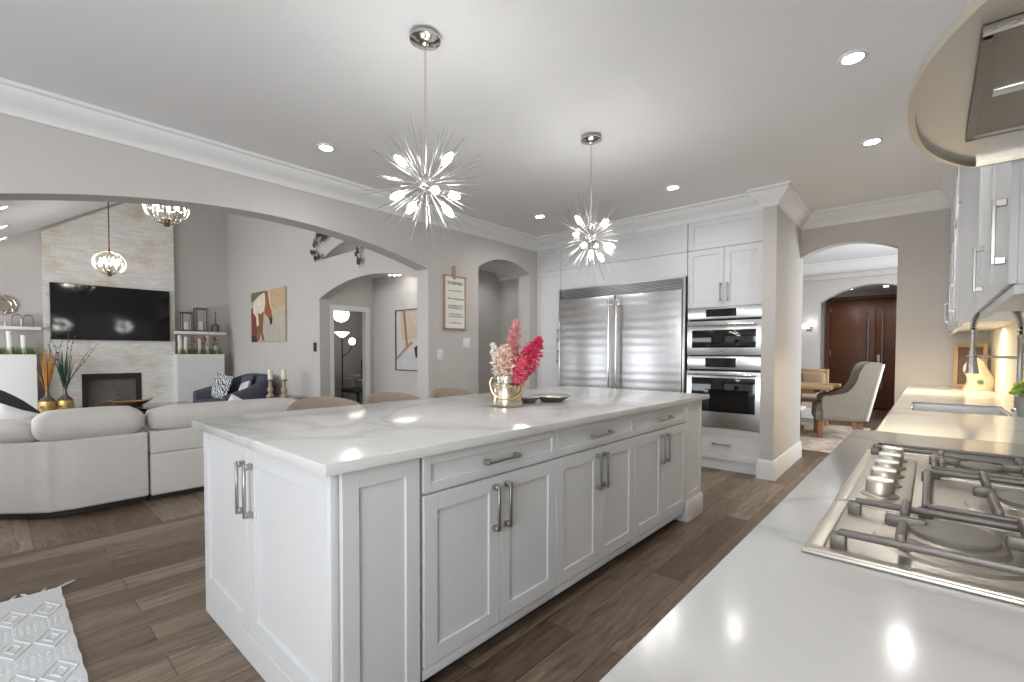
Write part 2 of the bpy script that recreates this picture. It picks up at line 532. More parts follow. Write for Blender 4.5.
def sweep(path, prof, closed=False):
    """profile (out,z) pushed along a 2D path, out = right-hand side of travel"""
    mb = MB(); n = len(path); rings = []
    for i in range(n):
        p = Vector(path[i])
        d1 = (p - Vector(path[i - 1])).normalized() if i > 0 else None
        d2 = (Vector(path[i + 1]) - p).normalized() if i < n - 1 else None
        if d1 is None: d1 = d2
        if d2 is None: d2 = d1
        n1 = Vector((d1.y, -d1.x)); n2 = Vector((d2.y, -d2.x))
        b = (n1 + n2); b = b / max(1e-6, b.dot(n1))
        rings.append([(p.x + b.x * o, p.y + b.y * o, z) for o, z in prof])
    k = len(prof); vs = [v for r in rings for v in r]; fs = []
    for i in range(n - 1):
        for j in range(k):
            fs.append([i * k + j, i * k + (j + 1) % k, (i + 1) * k + (j + 1) % k, (i + 1) * k + j])
    fs.append(list(range(k))); fs.append([(n - 1) * k + j for j in range(k)])
    mb.add(vs, fs)
    return mb


# ------------------------------------------------------------------ the setting
XL, XR, YC, YD, ZC = -4.2, 0.43, 5.2, 6.35, 2.85     # left wall, right wall, cabinet fronts, dining arch wall, ceiling
struct('floor', MB().box(XL, -3.2, -0.05, XR + 1.2, 16, 0), FLOORK)
struct('floor.001', MB().box(-13, -3.2, -0.05, XL, 8, 0), FLOORL)
struct('ceiling', MB().box(XL - 0.02, -3.2, ZC, XR + 0.2, YD + 0.15, ZC + 0.1), CEIL)

# wall with the wide living-room arch and the narrow hall arch
prof = [(-3.2, 0), (-0.08, 0)] + arc_pts(-0.08, 2.165, 3.28, 2.182, 2.413) + [(3.28, 0), (4.06, 0)] \
    + arc_pts(4.06, 2.315, 5.05, 2.335, 2.47) + [(5.05, 0), (5.75, 0), (5.75, 4.4), (-3.2, 4.4)]
struct('wall_left', MB().prism(prof, XL, XL - 0.2, 'yz'), WALL)
struct('wall_back', MB().box(XL - 0.2, 5.86, 0, -1.26, 6.0, ZC), WALL)
struct('wall_right', MB().box(XR, -0.9, 0, XR + 0.15, YD, ZC).box(XR, -3.2, 0, XR + 0.15, -0.9, 0.55).box(XR, -3.2, 2.45, XR + 0.15, -0.9, ZC).box(XR, -3.2, 0.55, XR + 0.15, -3.0, 2.45), WALL)  # rear opening added to let side daylight in
# stub wall beside the ovens, and the dining-room arch
struct('wall_ovens', MB().prism([(-1.26, 5.11), (-1.137, 5.11), (-1.163, YD), (-1.26, YD)], 0, ZC), WALL)
prof = [(-1.26, 0), (-1.163, 0)] + arc_pts(-1.163, 2.36, -0.28, 2.365, 2.48) + [(-0.28, 0), (XR + 0.15, 0), (XR + 0.15, ZC), (-1.26, ZC)]
struct('wall_dining', MB().prism(prof, YD, YD + 0.16, 'xz'), WALL)

# crown moulding
def crown(h, d, zt):
    return [(0, zt - h), (0.012, zt - h), (0.018, zt - h + 0.03), (d * 0.35, zt - h + 0.055), (d * 0.62, zt - h * 0.5),
            (d * 0.80, zt - 0.05), (d * 0.86, zt - 0.03), (d, zt - 0.022), (d, zt), (0, zt)]
struct('trim_1', sweep([(XL, -3.1), (XL, YC), (-1.26, YC), (-1.26, 5.11), (-1.137, 5.11), (-1.163, YD), (XR - 0.28, YD)], crown(0.165, 0.125, ZC)), TRIM)
base = [(0, 0), (0.022, 0), (0.022, 0.135), (0.017, 0.15), (0.017, 0.165), (0.008, 0.19), (0, 0.19)]
struct('baseboard_ovens', sweep([(-1.26, 5.235), (-1.26, 5.11), (-1.137, 5.11), (-1.163, YD), (-1.163, YD + 0.16)], base), TRIM)
struct('baseboard_left', sweep([(XL, 3.28), (XL, 4.06)], base), TRIM)
struct('baseboard_left.001', sweep([(XL, 5.05), (XL, YC)], base), TRIM)
struct('wall_backsplash', MB().box(XR - 0.012, -1.0, 0.926, XR - 0.001, YD - 0.002, 1.5), BACKSP)

# living room shell
struct('wall_fireplace', MB().prism([(-1.4, 0), (3.4, 0), (3.4, 4.4), (1.95, 4.4), (-1.4, 2.2)], -11.16, -11.3, 'yz'), WALL)
struct('wall_stone', MB().prism([(0.606, 0.0), (1.06, 0.0), (1.06, 0.86), (1.89, 0.86), (1.89, 0), (2.425, 0), (2.425, 4.15), (1.95, 4.15), (0.606, 3.25)], -11.155, -11.04, 'yz'), STONE)
# wall with the horse picture: hall arch below, lunette opening above
YH = 3.4
low = [(-11.3, 0), (-7.03, 0)] + arc_pts(-7.03, 2.075, -4.42, 2.09, 2.29) + [(-4.42, 0), (-4.4, 0), (-4.4, 2.66), (-11.3, 2.66)]
up = [(-11.3, 2.66), (-6.94, 2.66)] + arc_pts(-6.94, 2.665, -4.75, 2.665, 2.86) + [(-4.75, 2.66), (-4.4, 2.66), (-4.4, 4.4), (-11.3, 4.4)]
struct('wall_horse', MB().prism(low, YH, YH + 0.16, 'xz').prism(up, YH, YH + 0.42, 'xz'), WALL)
struct('ceiling_living', MB().prism([(-1.4, 2.0), (1.95, 4.2), (3.4, 4.2), (3.4, 4.4), (1.9, 4.4), (-1.4, 2.2)], -11.2, -4.4, 'yz'), CEIL)
struct('baseboard_horse', sweep([(-11.16, YH), (-7.03, YH)], base), TRIM)
struct('baseboard_fireplace', sweep([(-11.16, -1.3), (-11.16, YH)], base), TRIM)
# hall behind: office wall with a cased door opening, picture wall, passage behind the narrow arch
office = [(YH + 0.16, 0), (3.62, 0), (3.62, 1.93), (4.21, 1.93), (4.21, 0), (4.36, 0), (4.36, 2.5), (YH + 0.16, 2.5)]
struct('wall_office', MB().prism(office, -7.05, -7.17, 'yz'), WALL)
cas = MB(); cas.box(-7.05, 3.562, 0, -7.03, 3.632, 2.0).box(-7.05, 4.195, 0, -7.03, 4.265, 2.0).box(-7.05, 3.562, 1.92, -7.028, 4.265, 2.0)
cas.box(-7.17, 3.61, 0, -7.05, 3.622, 1.93).box(-7.17, 4.205, 0, -7.05, 4.217, 1.93).box(-7.17, 3.61, 1.92, -7.05, 4.217, 1.932)
struct('trim_2', cas, TRIM)
struct('wall_hall', MB().box(-7.05, 4.345, 0, -4.75, 4.48, 2.5), WALL)
struct('ceiling_hall', MB().box(-10.2, YH + 0.16, 2.5, -4.4, 6.8, 2.6), CEIL)
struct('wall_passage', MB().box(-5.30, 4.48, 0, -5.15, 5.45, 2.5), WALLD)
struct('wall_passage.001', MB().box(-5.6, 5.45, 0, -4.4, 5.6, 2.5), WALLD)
struct('trim_3', sweep([(-5.15, 5.45), (-4.4, 5.45)], crown(0.11, 0.08, 2.5)), TRIM)
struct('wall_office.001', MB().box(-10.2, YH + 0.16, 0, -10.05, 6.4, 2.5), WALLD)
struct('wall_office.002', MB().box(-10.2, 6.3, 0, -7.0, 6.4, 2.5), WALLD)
struct('baseboard_office', MB().box(-10.05, YH + 0.17, 0, -10.03, 6.3, 0.13), TRIM)

# dining room and foyer
struct('ceiling_dining', MB().box(-5, YD + 0.16, 2.92, 2.2, 10.5, 3.0), CEIL)
prof = [(-5, 0), (-1.60, 0)] + arc_pts(-1.60, 2.2, 0.0, 2.2, 2.485) + [(0, 0), (2.2, 0), (2.2, 2.93), (-5, 2.93)]
struct('wall_foyer', MB().prism(prof, 10.5, 10.72, 'xz'), WALL)
struct('trim_4', sweep([(-4.9, 10.5), (2.1, 10.5)], crown(0.22, 0.2, 2.92)), TRIM)
struct('trim_5', MB().box(-4.9, 10.42, 2.62, 2.1, 10.5, 2.70), WALL)
struct('baseboard_foyer', sweep([(-4.9, 10.5), (-1.60, 10.5)], base), TRIM)
struct('wall_dining.001', MB().box(-5.1, YD + 0.16, 0, -5, 10.5, 2.93), WALL)
prof = [(-4, 0), (-1.85, 0), (-1.85, 2.53), (0.02, 2.53), (0.02, 0), (2, 0), (2, 2.8), (-4, 2.8)]
struct('wall_entry', MB().prism(prof, 13.1, 13.25, 'xz'), WALL)
struct('wall_entry.001', MB().box(-4, 10.72, 0, -3.9, 13.1, 2.8), WALL)
struct('wall_entry.002', MB().box(1.9, 10.72, 0, 2.0, 13.1, 2.8), WALL)
struct('door_gap_blocker', MB().box(-1.9, 13.22, 0, 0.1, 13.26, 2.6), SHADEBLK)  # unseen dark sheet added to block daylight through the door gap
struct('ceiling_foyer', MB().box(-4, 10.5, 2.62, 2, 13.2, 2.72), CEIL)

# front door: two dark leaves with tall pulls
dr = bpy.data.objects.new('door_1', None); COL.objects.link(dr); dr.location = (-0.93, 13.12, 0); dr['kind'] = 'structure'
fr = MB(); fr.box(-1.85, 13.05, 0, -1.77, 13.2, 2.53).box(-0.06, 13.05, 0, 0.02, 13.2, 2.53).box(-1.85, 13.05, 2.46, 0.02, 13.2, 2.53)
fr.build('door_frame', WALNUT, dr)
for a, b in ((-1.765, -0.935), (-0.925, -0.065)):
    lf = MB().box(a, 13.09, 0.02, b, 13.15, 2.455, 0.004).build('door_leaf', WALNUT, dr)
    hx = b - 0.12 if a < -1 else a + 0.12
    h = MB(); h.tube([(hx, 13.03, 0.45), (hx, 13.03, 2.17)], 0.016, 10)
    for z in (0.7, 1.9): h.tube([(hx, 13.03, z), (hx, 13.09, z)], 0.01, 8)
    h.build('door_pull', NICKEL, lf)
    if a < -1:
        hg = MB()
        for z in (0.35, 1.2, 2.2): hg.box(a - 0.02, 13.075, z, a + 0.02, 13.092, z + 0.11)
        hg.build('hinge', NICKEL, lf)
    else:
        MB().box(a + 0.02, 13.075, 1.0, a + 0.08, 13.092, 1.22, 0.004).build('lock', NICKEL, lf)

# window openings behind the camera (they light the room and show in the steel)
wn = MB(); wn.box(XL, -3.2, 0, -4.0, -3.1, ZC).box(-0.3, -3.2, 0, XR, -3.1, ZC).box(-4.0, -3.2, 2.55, -0.3, -3.1, ZC)
struct('wall_patio', wn, WALL)
wn = MB()
for x in (-4.0, -2.78, -1.56, -0.36):
    wn.box(x, -3.19, 0, x + 0.06, -3.12, 2.55)
wn.box(-4.0, -3.19, 2.49, -0.3, -3.12, 2.55).box(-4.0, -3.19, 0, -0.3, -3.12, 0.06)
struct('window_1', wn, TRIM)


# ------------------------------------------------------------------ ceiling lights
def downlight(x, y, z, label, power=14, group='recessed ceiling lights', light=True):
    t = thing('ceiling_light', label, 'ceiling light', (x, y, z - 0.006), group)
    MB().lathe([(0.045, 0.004), (0.05, -0.004), (0.066, -0.004), (0.07, 0.002), (0.07, 0.006)], (x, y, z - 0.006), 24).build('trim_ring', TRIM, t)
    MB().lathe([(0.0, 0.001), (0.046, 0.001)], (x, y, z - 0.006), 24).build('lens', DOWN, t)
    if light:
        spot('downlight_lamp', (x, y, z - 0.02), power)
    return t


P_DL = 10
downlight(-3.55, 1.78, ZC, 'recessed ceiling light nearest the wide living-room arch', P_DL)
downlight(-1.886, 4.43, ZC, 'recessed ceiling light in front of the oven tower', P_DL + 2)
downlight(-3.444, 4.33, ZC, 'recessed ceiling light near the hall arch and fridge', P_DL + 12)
downlight(-0.345, 3.14, ZC, 'recessed ceiling light closest to the range hood', P_DL)
downlight(-0.363, 4.47, ZC, 'recessed ceiling light before the dining-room arch', P_DL + 14)
for dx, dy in ((-0.345, 1.80), (-0.345, 0.47), (-3.4, -0.6)):  # unseen ceiling lights, added to brighten the near kitchen
    downlight(dx, dy, ZC, 'added recessed ceiling light out of view over the camera', 5)
downlight(-1.32, 12.29, 2.62, 'left recessed light in the foyer ceiling', 12, 'foyer ceiling lights')
downlight(-0.713, 12.21, 2.62, 'right recessed light in the foyer ceiling', 12, 'foyer ceiling lights')
spot('passage_fill', (-4.75, 4.95, 2.46), 5, ang=160)  # unseen lamp added to brighten the passage behind the narrow arch
for i, (x, y, z, lab) in enumerate([(-10.87, 0.168, 2.95, 'farthest recessed light on the sloped living-room ceiling'), (-9.79, 0.154, 2.95, 'middle recessed light on the sloped living-room ceiling'), (-8.45, 0.137, 2.95, 'nearest recessed light on the sloped living-room ceiling')]):
    t = downlight(0, 0, 0, lab, 0, 'sloped ceiling lights', False)
    t.location = (x, y, 2.0 + (y + 1.4) * 0.657 - 0.009); t.rotation_euler = (math.atan(0.657), 0, 0)


# ------------------------------------------------------------------ cabinet kit
def pull(F, u, z, L, orient, n0, parent, m=None, s=1.0):
    """square bar pull on square posts; (u,z) its centre, n0 the face it stands on"""
    b = MB(F); h = L / 2; w = 0.0065 * s; p = 0.011 * s
    d = 0.030
    if orient == 'v':
        b.box(u - w, n0 + d - 0.007, z - h, u + w, n0 + d + 0.004, z + h, 0.002, 1)
        for q in (z - h + p, z + h - p):
            b.box(u - p, n0, q - p, u + p, n0 + d - 0.004, q + p, 0.002, 1)
    else:
        b.box(u - h, n0 + d - 0.007, z - w, u + h, n0 + d + 0.004, z + w, 0.002, 1)
        for q in (u - h + p, u + h - p):
            b.box(q - p, n0, z - p, q + p, n0 + d - 0.004, z + p, 0.002, 1)
    return b.build('handle', m or NICKEL, parent)


def shaker(F, u0, z0, u1, z1, m, parent, name='door', t=0.02, rail=0.062, rec=0.009, n0=0.0, handle=None):
    b = MB(F); g = 0.0015
    u0, u1, z0, z1 = u0 + g, u1 - g, z0 + g, z1 - g
    r = min(rail, (z1 - z0) * 0.3)
    b.box(u0, n0, z0, u0 + r, n0 + t, z1, 0.0015, 1).box(u1 - r, n0, z0, u1, n0 + t, z1, 0.0015, 1)
    b.box(u0 + r - .001, n0, z0, u1 - r + .001, n0 + t - 0.0002, z0 + r, 0.001, 1).box(u0 + r - .001, n0, z1 - r, u1 - r + .001, n0 + t - 0.0002, z1, 0.001, 1)
    b.box(u0 + r - .002, n0, z0 + r - .002, u1 - r + .002, n0 + t - rec, z1 - r + .002)
    o = b.build(name, m, parent)
    if handle:
        for (hu, hz, L, od) in ([handle] if not isinstance(handle, list) else handle):
            pull(F, hu, hz, L, od, n0 + t, o)
    return o


# ------------------------------------------------------------------ kitchen island
ZT, ZB = 0.925, 0.888
XF = -1.345                                  # carcass front; doors stand 2 cm proud of it
tag(MB().box(-2.645, 0.64, ZB, -1.295, 3.78, ZT, 0.004).build('island_worktop', QUARTZ),
    'long white veined quartz worktop on the kitchen island', 'worktop')
FI = frame((XF, 0, 0), (0, 1, 0), (1, 0, 0))
cuts = [1.012, 1.80, 2.59, 3.405]
words = ['island drawer cabinet nearest the camera, first of three along its front',
         'middle drawer cabinet of the three along the island front',
         'island drawer cabinet farthest from the camera, closest to the ovens']
for i in range(3):
    a, b = cuts[i], cuts[i + 1]; c = (a + b) / 2
    t = thing('island_cabinet', words[i], 'cabinet', (XF - 0.4, c, 0), 'drawer cabinets along the island front')
    MB().box(-2.24, a, 0.105, XF, b, ZB).build('body', ISL, t)
    MB().box(-2.2, a, 0.0, XF - 0.06, b, 0.105).build('toe_kick', SHADEBLK, t)  # shadow under the doors painted as near-black colour
    MB().box(XF - 0.02, a, 0.072, XF + 0.012, b, 0.112, 0.002).build('bottom_rail', ISL, t)
    shaker(FI, a, 0.748, b, 0.884, ISL, t, 'drawer', rail=0.034, handle=(c, 0.812, 0.20, 'h'))
    shaker(FI, a, 0.118, c, 0.741, ISL, t, handle=(c - 0.035, 0.615, 0.19, 'v'))
    shaker(FI, c, 0.118, b, 0.741, ISL, t, handle=(c + 0.035, 0.615, 0.19, 'v'))
# end cabinet with two tall doors facing the patio side
t = thing('island_end_cabinet', 'island end cabinet with two tall shaker doors facing the living-room side rug', 'cabinet', (-1.96, 0.85, 0))
MB().box(-2.584, 0.694, 0.0, XF, 1.010, ZB).build('body', ISL, t)
FE = frame((0, 0.694, 0), (1, 0, 0), (0, -1, 0))
b = MB(FE); b.box(-2.588, 0, 0.0, -1.350, 0.0195, 0.115, 0.002, 1)
b.build('base_panel', ISL, t)
shaker(FE, -2.588, 0.115, -2.020, 0.884, ISL, t, handle=(-2.048, 0.71, 0.21, 'v'))
shaker(FE, -2.020, 0.115, -1.350, 0.884, ISL, t, rail=0.075, handle=(-1.967, 0.71, 0.21, 'v'))
shaker(FI, 0.704, 0.0, 0.998, 0.884, ISL, t, 'side_panel', rail=0.058)
MB().box(-1.352, 0.676, 0, -1.340, 0.700, ZB, 0.002).build('corner_post', ISL, t)
# far end post with plinth foot
t = thing('island_pilaster_cabinet', 'panelled island end post with plinth foot near the ovens', 'cabinet', (-1.9, 3.56, 0))
MB().box(-2.584, 3.409, 0.0, XF, 3.70, ZB).build('body', ISL, t)
shaker(FI, 3.411, 0.155, 3.70, 0.884, ISL, t, 'side_panel', rail=0.052)
MB().box(XF - 0.05, 3.4095, 0.0, XF + 0.034, 3.712, 0.145, 0.003).box(XF - 0.05, 3.4095, 0.145, XF + 0.027, 3.708, 0.156, 0.003).build('plinth', ISL, t)


# ------------------------------------------------------------------ stools behind the island
def make_stool():
    t = thing('bar_stool', '', 'stool')
    b = MB()
    b.soft(-0.21, -0.23, 0.60, 0.21, 0.23, 0.68, 0.035, 0.15)
    b.build('seat', STOOLF, t)
    # wrapped tub back, curved round the sitter; its top dips at both ends
    vs = []; fs = []; n = 17
    for i in range(n):
        a = -1.15 + 2.3 * i / (n - 1)
        top = 0.952 - 0.05 * (abs(a) / 1.15) ** 2.2
        for (r, z) in ((0.225, 0.63), (0.252, 0.80), (0.262, top - 0.02), (0.250, top), (0.228, top - 0.012), (0.215, 0.80), (0.19, 0.63)):
            vs.append((-r * math.cos(a), r * math.sin(a) * 1.02, z))
    k = 7
    for i in range(n - 1):
        for j in range(k):
            fs.append([i * k + j, i * k + (j + 1) % k, (i + 1) * k + (j + 1) % k, (i + 1) * k + j])
    fs.append(list(range(k))); fs.append([(n - 1) * k + j for j in range(k)])
    MB().add(vs, fs).build('backrest', STOOLF, t, ang=60)
    for sx in (-1, 1):
        for sy in (-1, 1):
            MB().tube([(sx * 0.17, sy * 0.18, 0.62), (sx * 0.21, sy * 0.22, 0.0)], [0.02, 0.013], 8).build('leg', BROWNW, t)
    MB().tube([(-0.195, -0.205, 0.22), (0.195, -0.205, 0.22), (0.195, 0.205, 0.22), (-0.195, 0.205, 0.22)], 0.009, 8, closed=True).build('footrest', NICKEL, t)
    return t


st = make_stool()
words = ['taupe counter stool nearest the cream sofa, behind the island', 'middle of the three taupe stools behind the island',
         'taupe counter stool behind the island, directly left of the jar of plumes']
for i, (x, y) in enumerate([(-2.80, 1.43), (-2.80, 1.955), (-2.80, 2.54)]):
    o = st if i == 0 else copy_tree(st)
    o.location = (x, y, 0); o.rotation_euler = (0, 0, 0.08 * (i - 1)); o['label'] = words[i]; o['group'] = 'counter stools behind the island'


# ------------------------------------------------------------------ cabinet wall: pantry, fridge, ovens
FB = frame((0, YC + 0.02, 0), (1, 0, 0), (0, -1, 0))     # carcass fronts at 5.22, door faces at 5.20
t = thing('pantry_cabinet', 'narrow tall white pantry cabinet between fridge and hall arch', 'cabinet', (-3.99, 5.5, 0))
MB().box(-4.198, YC + 0.02, 0.0, -3.775, 5.858, 2.70).build('body', CAB, t)
shaker(FB, -4.195, 0.11, -3.777, 1.31, CAB, t, handle=(-3.82, 1.20, 0.16, 'v'))
shaker(FB, -4.195, 1.31, -3.777, 2.375, CAB, t, handle=(-3.82, 1.49, 0.16, 'v'))
shaker(FB, -4.195, 2.375, -3.777, 2.69, CAB, t, 'top_panel')
MB().box(-4.195, YC + 0.01, 0.0, -3.777, YC + 0.03, 0.105).build('toe_kick', CAB, t)

t = thing('over_fridge_cabinet', 'long white cabinet bridging over the steel refrigerator', 'cabinet', (-2.91, 5.5, 2.105))
MB().box(-3.773, YC + 0.02, 2.105, -2.042, 5.858, 2.70).build('body', CAB, t)
MB(FB).box(-3.773, 0, 2.105, -2.042, 0.0195, 2.372, 0.0015).build('filler_panel', CAB, t)
shaker(FB, -3.773, 2.375, -2.908, 2.69, CAB, t)
shaker(FB, -2.908, 2.375, -2.042, 2.69, CAB, t)

t = thing('refrigerator', 'wide twin stainless refrigerator built into the white cabinet wall', 'refrigerator', (-2.915, 5.5, 0))
XA, XB, XM = -3.77, -2.045, -2.905
MB().box(XA, YC - 0.005, 0.0, XB, 5.85, 2.10).build('body', mat('fridge_trim', (0.25, 0.25, 0.25), 0.35, 1.0), t)
YFd = 5.135
for a, b, s in ((XA + 0.03, XM - 0.006, 1), (XM + 0.006, XB - 0.03, -1)):
    d = MB().box(a, YFd, 0.10, b, YC - 0.006, 1.955, 0.008).build('door', FRIDGE, t)
    hx = (b - 0.045) if s == 1 else (a + 0.045)
    h = MB(); h.tube([(hx, YFd - 0.062, 0.42), (hx, YFd - 0.062, 1.90)], 0.0155, 14)
    for z in (0.47, 1.86):
        h.tube([(hx, YFd - 0.062, z), (hx, YFd, z)], 0.013, 10)
        h.box(hx - 0.02, YFd - 0.008, z - 0.03, hx + 0.02, YFd, z + 0.03, 0.003)
    h.build('handle', CHROME, d)
g = MB()
for k in range(7):
    z = 1.968 + k * 0.0175
    g.add([(XA + 0.03, YFd + 0.008, z), (XB - 0.03, YFd + 0.008, z), (XB - 0.03, YFd + 0.022, z + 0.011), (XA + 0.03, YFd + 0.022, z + 0.011),
           (XA + 0.03, YFd + 0.016, z - 0.003), (XB - 0.03, YFd + 0.016, z - 0.003), (XB - 0.03, YFd + 0.032, z + 0.008), (XA + 0.03, YFd + 0.032, z + 0.008)],
          [[0, 1, 2, 3], [7, 6, 5, 4], [0, 4, 5, 1], [3, 2, 6, 7], [0, 3, 7, 4], [1, 5, 6, 2]])
g.box(XA + 0.03, YFd + 0.04, 1.96, XB - 0.03, YC - 0.004, 2.095)
g.build('vent_grille', STEEL, t, smooth=False)
MB().box(XA, YFd + 0.02, 0.0, XA + 0.026, YC, 2.10, 0.002).box(XB - 0.026, YFd + 0.02, 0, XB, YC, 2.10, 0.002).box(XA, YFd + 0.02, 2.092, XB, YC, 2.10).build('trim_frame', STEEL, t)
MB().box(XA + 0.03, YFd + 0.05, 0.0, XB - 0.03, YC - 0.004, 0.095).build('toe_grille', BLACKM, t)

OXA, OXB = -2.035, -1.265
t = thing('oven_cabinet', 'tall white cabinet tower holding the two built-in ovens', 'cabinet', (-1.65, 5.5, 0))
body = MB(); body.box(OXA, YC + 0.02, 0.45, OXA + 0.02, 5.858, 1.738).box(OXB - 0.018, YC + 0.02, 0.45, OXB, 5.858, 1.738)
body.box(OXA, YC + 0.02, 1.738, OXB, 5.858, 2.70).box(OXA, YC + 0.02, 0.10, OXB, 5.858, 0.45)
body.build('body', CAB, t)
MB().box(OXA, YC + 0.012, 0.0, OXB, 5.858, 0.105).build('toe_kick', CAB, t)
XMo = -1.65
shaker(FB, OXA, 0.108, OXB, 0.445, CAB, t, 'drawer', rail=0.055, handle=(XMo, 0.272, 0.19, 'h'))
shaker(FB, OXA, 1.742, XMo, 2.372, CAB, t, handle=(XMo - 0.035, 1.90, 0.19, 'v'))
shaker(FB, XMo, 1.742, OXB, 2.372, CAB, t, handle=(XMo + 0.035, 1.90, 0.19, 'v'))
shaker(FB, OXA, 2.375, OXB, 2.69, CAB, t, 'top_panel')


def oven(name, label, z0, z1, zp, wz0, wz1, hz, kind):
    """z0..z1 whole, zp the bottom of the control panel, wz the glass, hz the handle height"""
    t = thing(name, label, 'oven', (XMo, 5.4, z0))
    a, b = OXA + 0.012, OXB - 0.008
    MB().box(a + 0.012, YC + 0.012, z0, b - 0.014, 5.75, z1).build('body', BLACKM, t)
    p = MB().box(a, YC - 0.02, zp, b, YC + 0.012, z1, 0.003).build('control_panel', STEEL, t)
    MB().box(XMo - 0.175, YC - 0.0215, zp + 0.022, XMo + 0.135, YC - 0.0195, z1 - 0.018).build('display', BLACK, p)
    k = MB()
    for i in range(4):
        k.box(XMo - 0.15 + 0.012 * i, YC - 0.0222, zp + 0.05, XMo - 0.144 + 0.012 * i, YC - 0.0214, zp + 0.056)
    d = MB().box(a, YC - 0.03, z0 + 0.008, b, YC + 0.012, zp - 0.022, 0.004).build('door', STEEL, t)
    MB().box(a + 0.055, YC - 0.0318, wz0, b - 0.05, YC - 0.0295, wz1, 0.001).build('window', BLACK, d)
    h = MB(); h.tube([(a + 0.035, YC - 0.085, hz), (b - 0.035, YC - 0.085, hz)], 0.0135, 14)
    for x in (a + 0.06, b - 0.06): h.box(x - 0.012, YC - 0.085, hz - 0.010, x + 0.012, YC - 0.028, hz + 0.010, 0.002)
    h.build('handle', CHROME, d)
    return t, d


ov, dd = oven('built_in_oven', 'lower built-in steel oven with large black window above the drawer', 0.452, 1.213, 1.075, 0.62, 0.985, 1.022, 0)
rk = MB()
for z in (0.72, 0.82):
    for i in range(9): rk.tube([(OXA + 0.12, YC + 0.006 + 0.0005 * i, z + 0.004 * i), (OXB - 0.12, YC + 0.006 + 0.0005 * i, z + 0.004 * i)], 0.0008, 5)
ov2, d2 = oven('microwave_oven', 'upper built-in steel microwave oven above the larger oven', 1.217, 1.736, 1.615, 1.305, 1.495, 1.548, 1)
for (o_, z_) in ((dd, 0.53), (d2, 1.262)):
    MB().box(XMo - 0.03, YC - 0.0308, z_, XMo + 0.03, YC - 0.0298, z_ + 0.012).build('badge', mat('badge_grey', (0.25, 0.25, 0.25), 0.4, 0.6), o_)
rk.bm.free(); 


# ------------------------------------------------------------------ right-hand counter, base cabinets
XN, XFAR, YJ = -0.24, -0.168, 2.47           # near edge, far edge, the jog between them
SX0, SX1, SY0, SY1 = -0.088, 0.325, 3.52, 4.14
w = MB()
w.box(XN, -1.0, 0.885, XR - 0.013, YJ, ZT, 0.003)
w.box(XFAR, YJ - 0.01, 0.885, XR - 0.013, SY0, ZT).box(XFAR, SY1, 0.885, XR - 0.013, YD - 0.002, ZT)
w.box(XFAR, SY0, 0.885, SX0, SY1, ZT).box(SX1, SY0, 0.885, XR - 0.013, SY1, ZT)
tag(w.build('counter_worktop', QUARTZ), 'white quartz worktop under the gas cooktop and sink along right wall', 'worktop')
FR1 = frame((XN + 0.05, 0, 0), (0, -1, 0), (-1, 0, 0))
FR2 = frame((XFAR + 0.05, 0, 0), (0, -1, 0), (-1, 0, 0))
for (F, x, y0, y1, lab) in ((FR1, XN + 0.05, 0.0, 0.83, 'white base cabinet under the right worktop, before the cooktop'),
                            (FR1, XN + 0.05, 0.83, 1.98, 'white base cabinet beneath the gas cooktop'),
                            (FR2, XFAR + 0.05, 2.46, 3.40, 'white base cabinet between cooktop and sink'),
                            (FR2, XFAR + 0.05, 3.40, 4.30, 'white base cabinet beneath the sink'),
                            (FR2, XFAR + 0.05, 4.30, 5.4, 'white base cabinet beyond the sink')):
    t = thing('base_cabinet', lab, 'cabinet', (0.1, (y0 + y1) / 2, 0), 'base cabinets under the right worktop')
    b = MB(); b.box(x, y0, 0.1, XR - 0.014, y1, 0.68)
    b.box(x, y0, 0.68, x + 0.02, y1, 0.884).box(x, y0, 0.68, XR - 0.014, y0 + 0.018, 0.884).box(x, y1 - 0.018, 0.68, XR - 0.014, y1, 0.884)
    b.build('body', CAB, t)
    MB().box(x + 0.06, y0, 0, XR - 0.02, y1, 0.1).build('toe_kick', SHADEBLK, t)  # same painted shade below the base cabinets
    m_ = (y0 + y1) / 2
    shaker(F, -y1, 0.11, -m_, 0.88, CAB, t, handle=(-m_ - 0.035, 0.74, 0.19, 'v'))
    shaker(F, -m_, 0.11, -y0, 0.88, CAB, t, handle=(-m_ + 0.035, 0.74, 0.19, 'v'))

# ------------------------------------------------------------------ upper cabinets on the right wall
def upper(x, y0, y1, zb, label, doors, hs):
    F = frame((x + 0.02, 0, 0), (0, -1, 0), (-1, 0, 0))
    t = thing('upper_cabinet', label, 'cabinet', (0.3, (y0 + y1) / 2, zb), 'upper cabinets on the right wall')
    MB().box(x + 0.02, y0, zb, XR - 0.014, y1, ZC - 0.15).build('body', CAB, t)
    n = len(doors) - 1
    for i in range(n):
        a, b = doors[i], doors[i + 1]
        shaker(F, -b, zb, -a, 2.28, CAB, t, handle=[(-hs[i], zb + 0.17, 0.20, 'v')] if hs[i] else None)
        shaker(F, -b, 2.283, -a, ZC - 0.155, CAB, t, 'top_panel')
    MB().box(x + 0.012, y0, zb - 0.032, x + 0.038, y1, zb - 0.001, 0.004).build('light_rail', CAB, t)
    sweep([(XR - 0.02, y1), (x + 0.018, y1), (x + 0.018, y0), (XR - 0.02, y0)][::-1] if False else [(x + 0.018, y1), (x + 0.018, y0), (XR - 0.014, y0)], crown(0.15, 0.10, ZC - 0.001)).build('crown', TRIM, t)
    return t


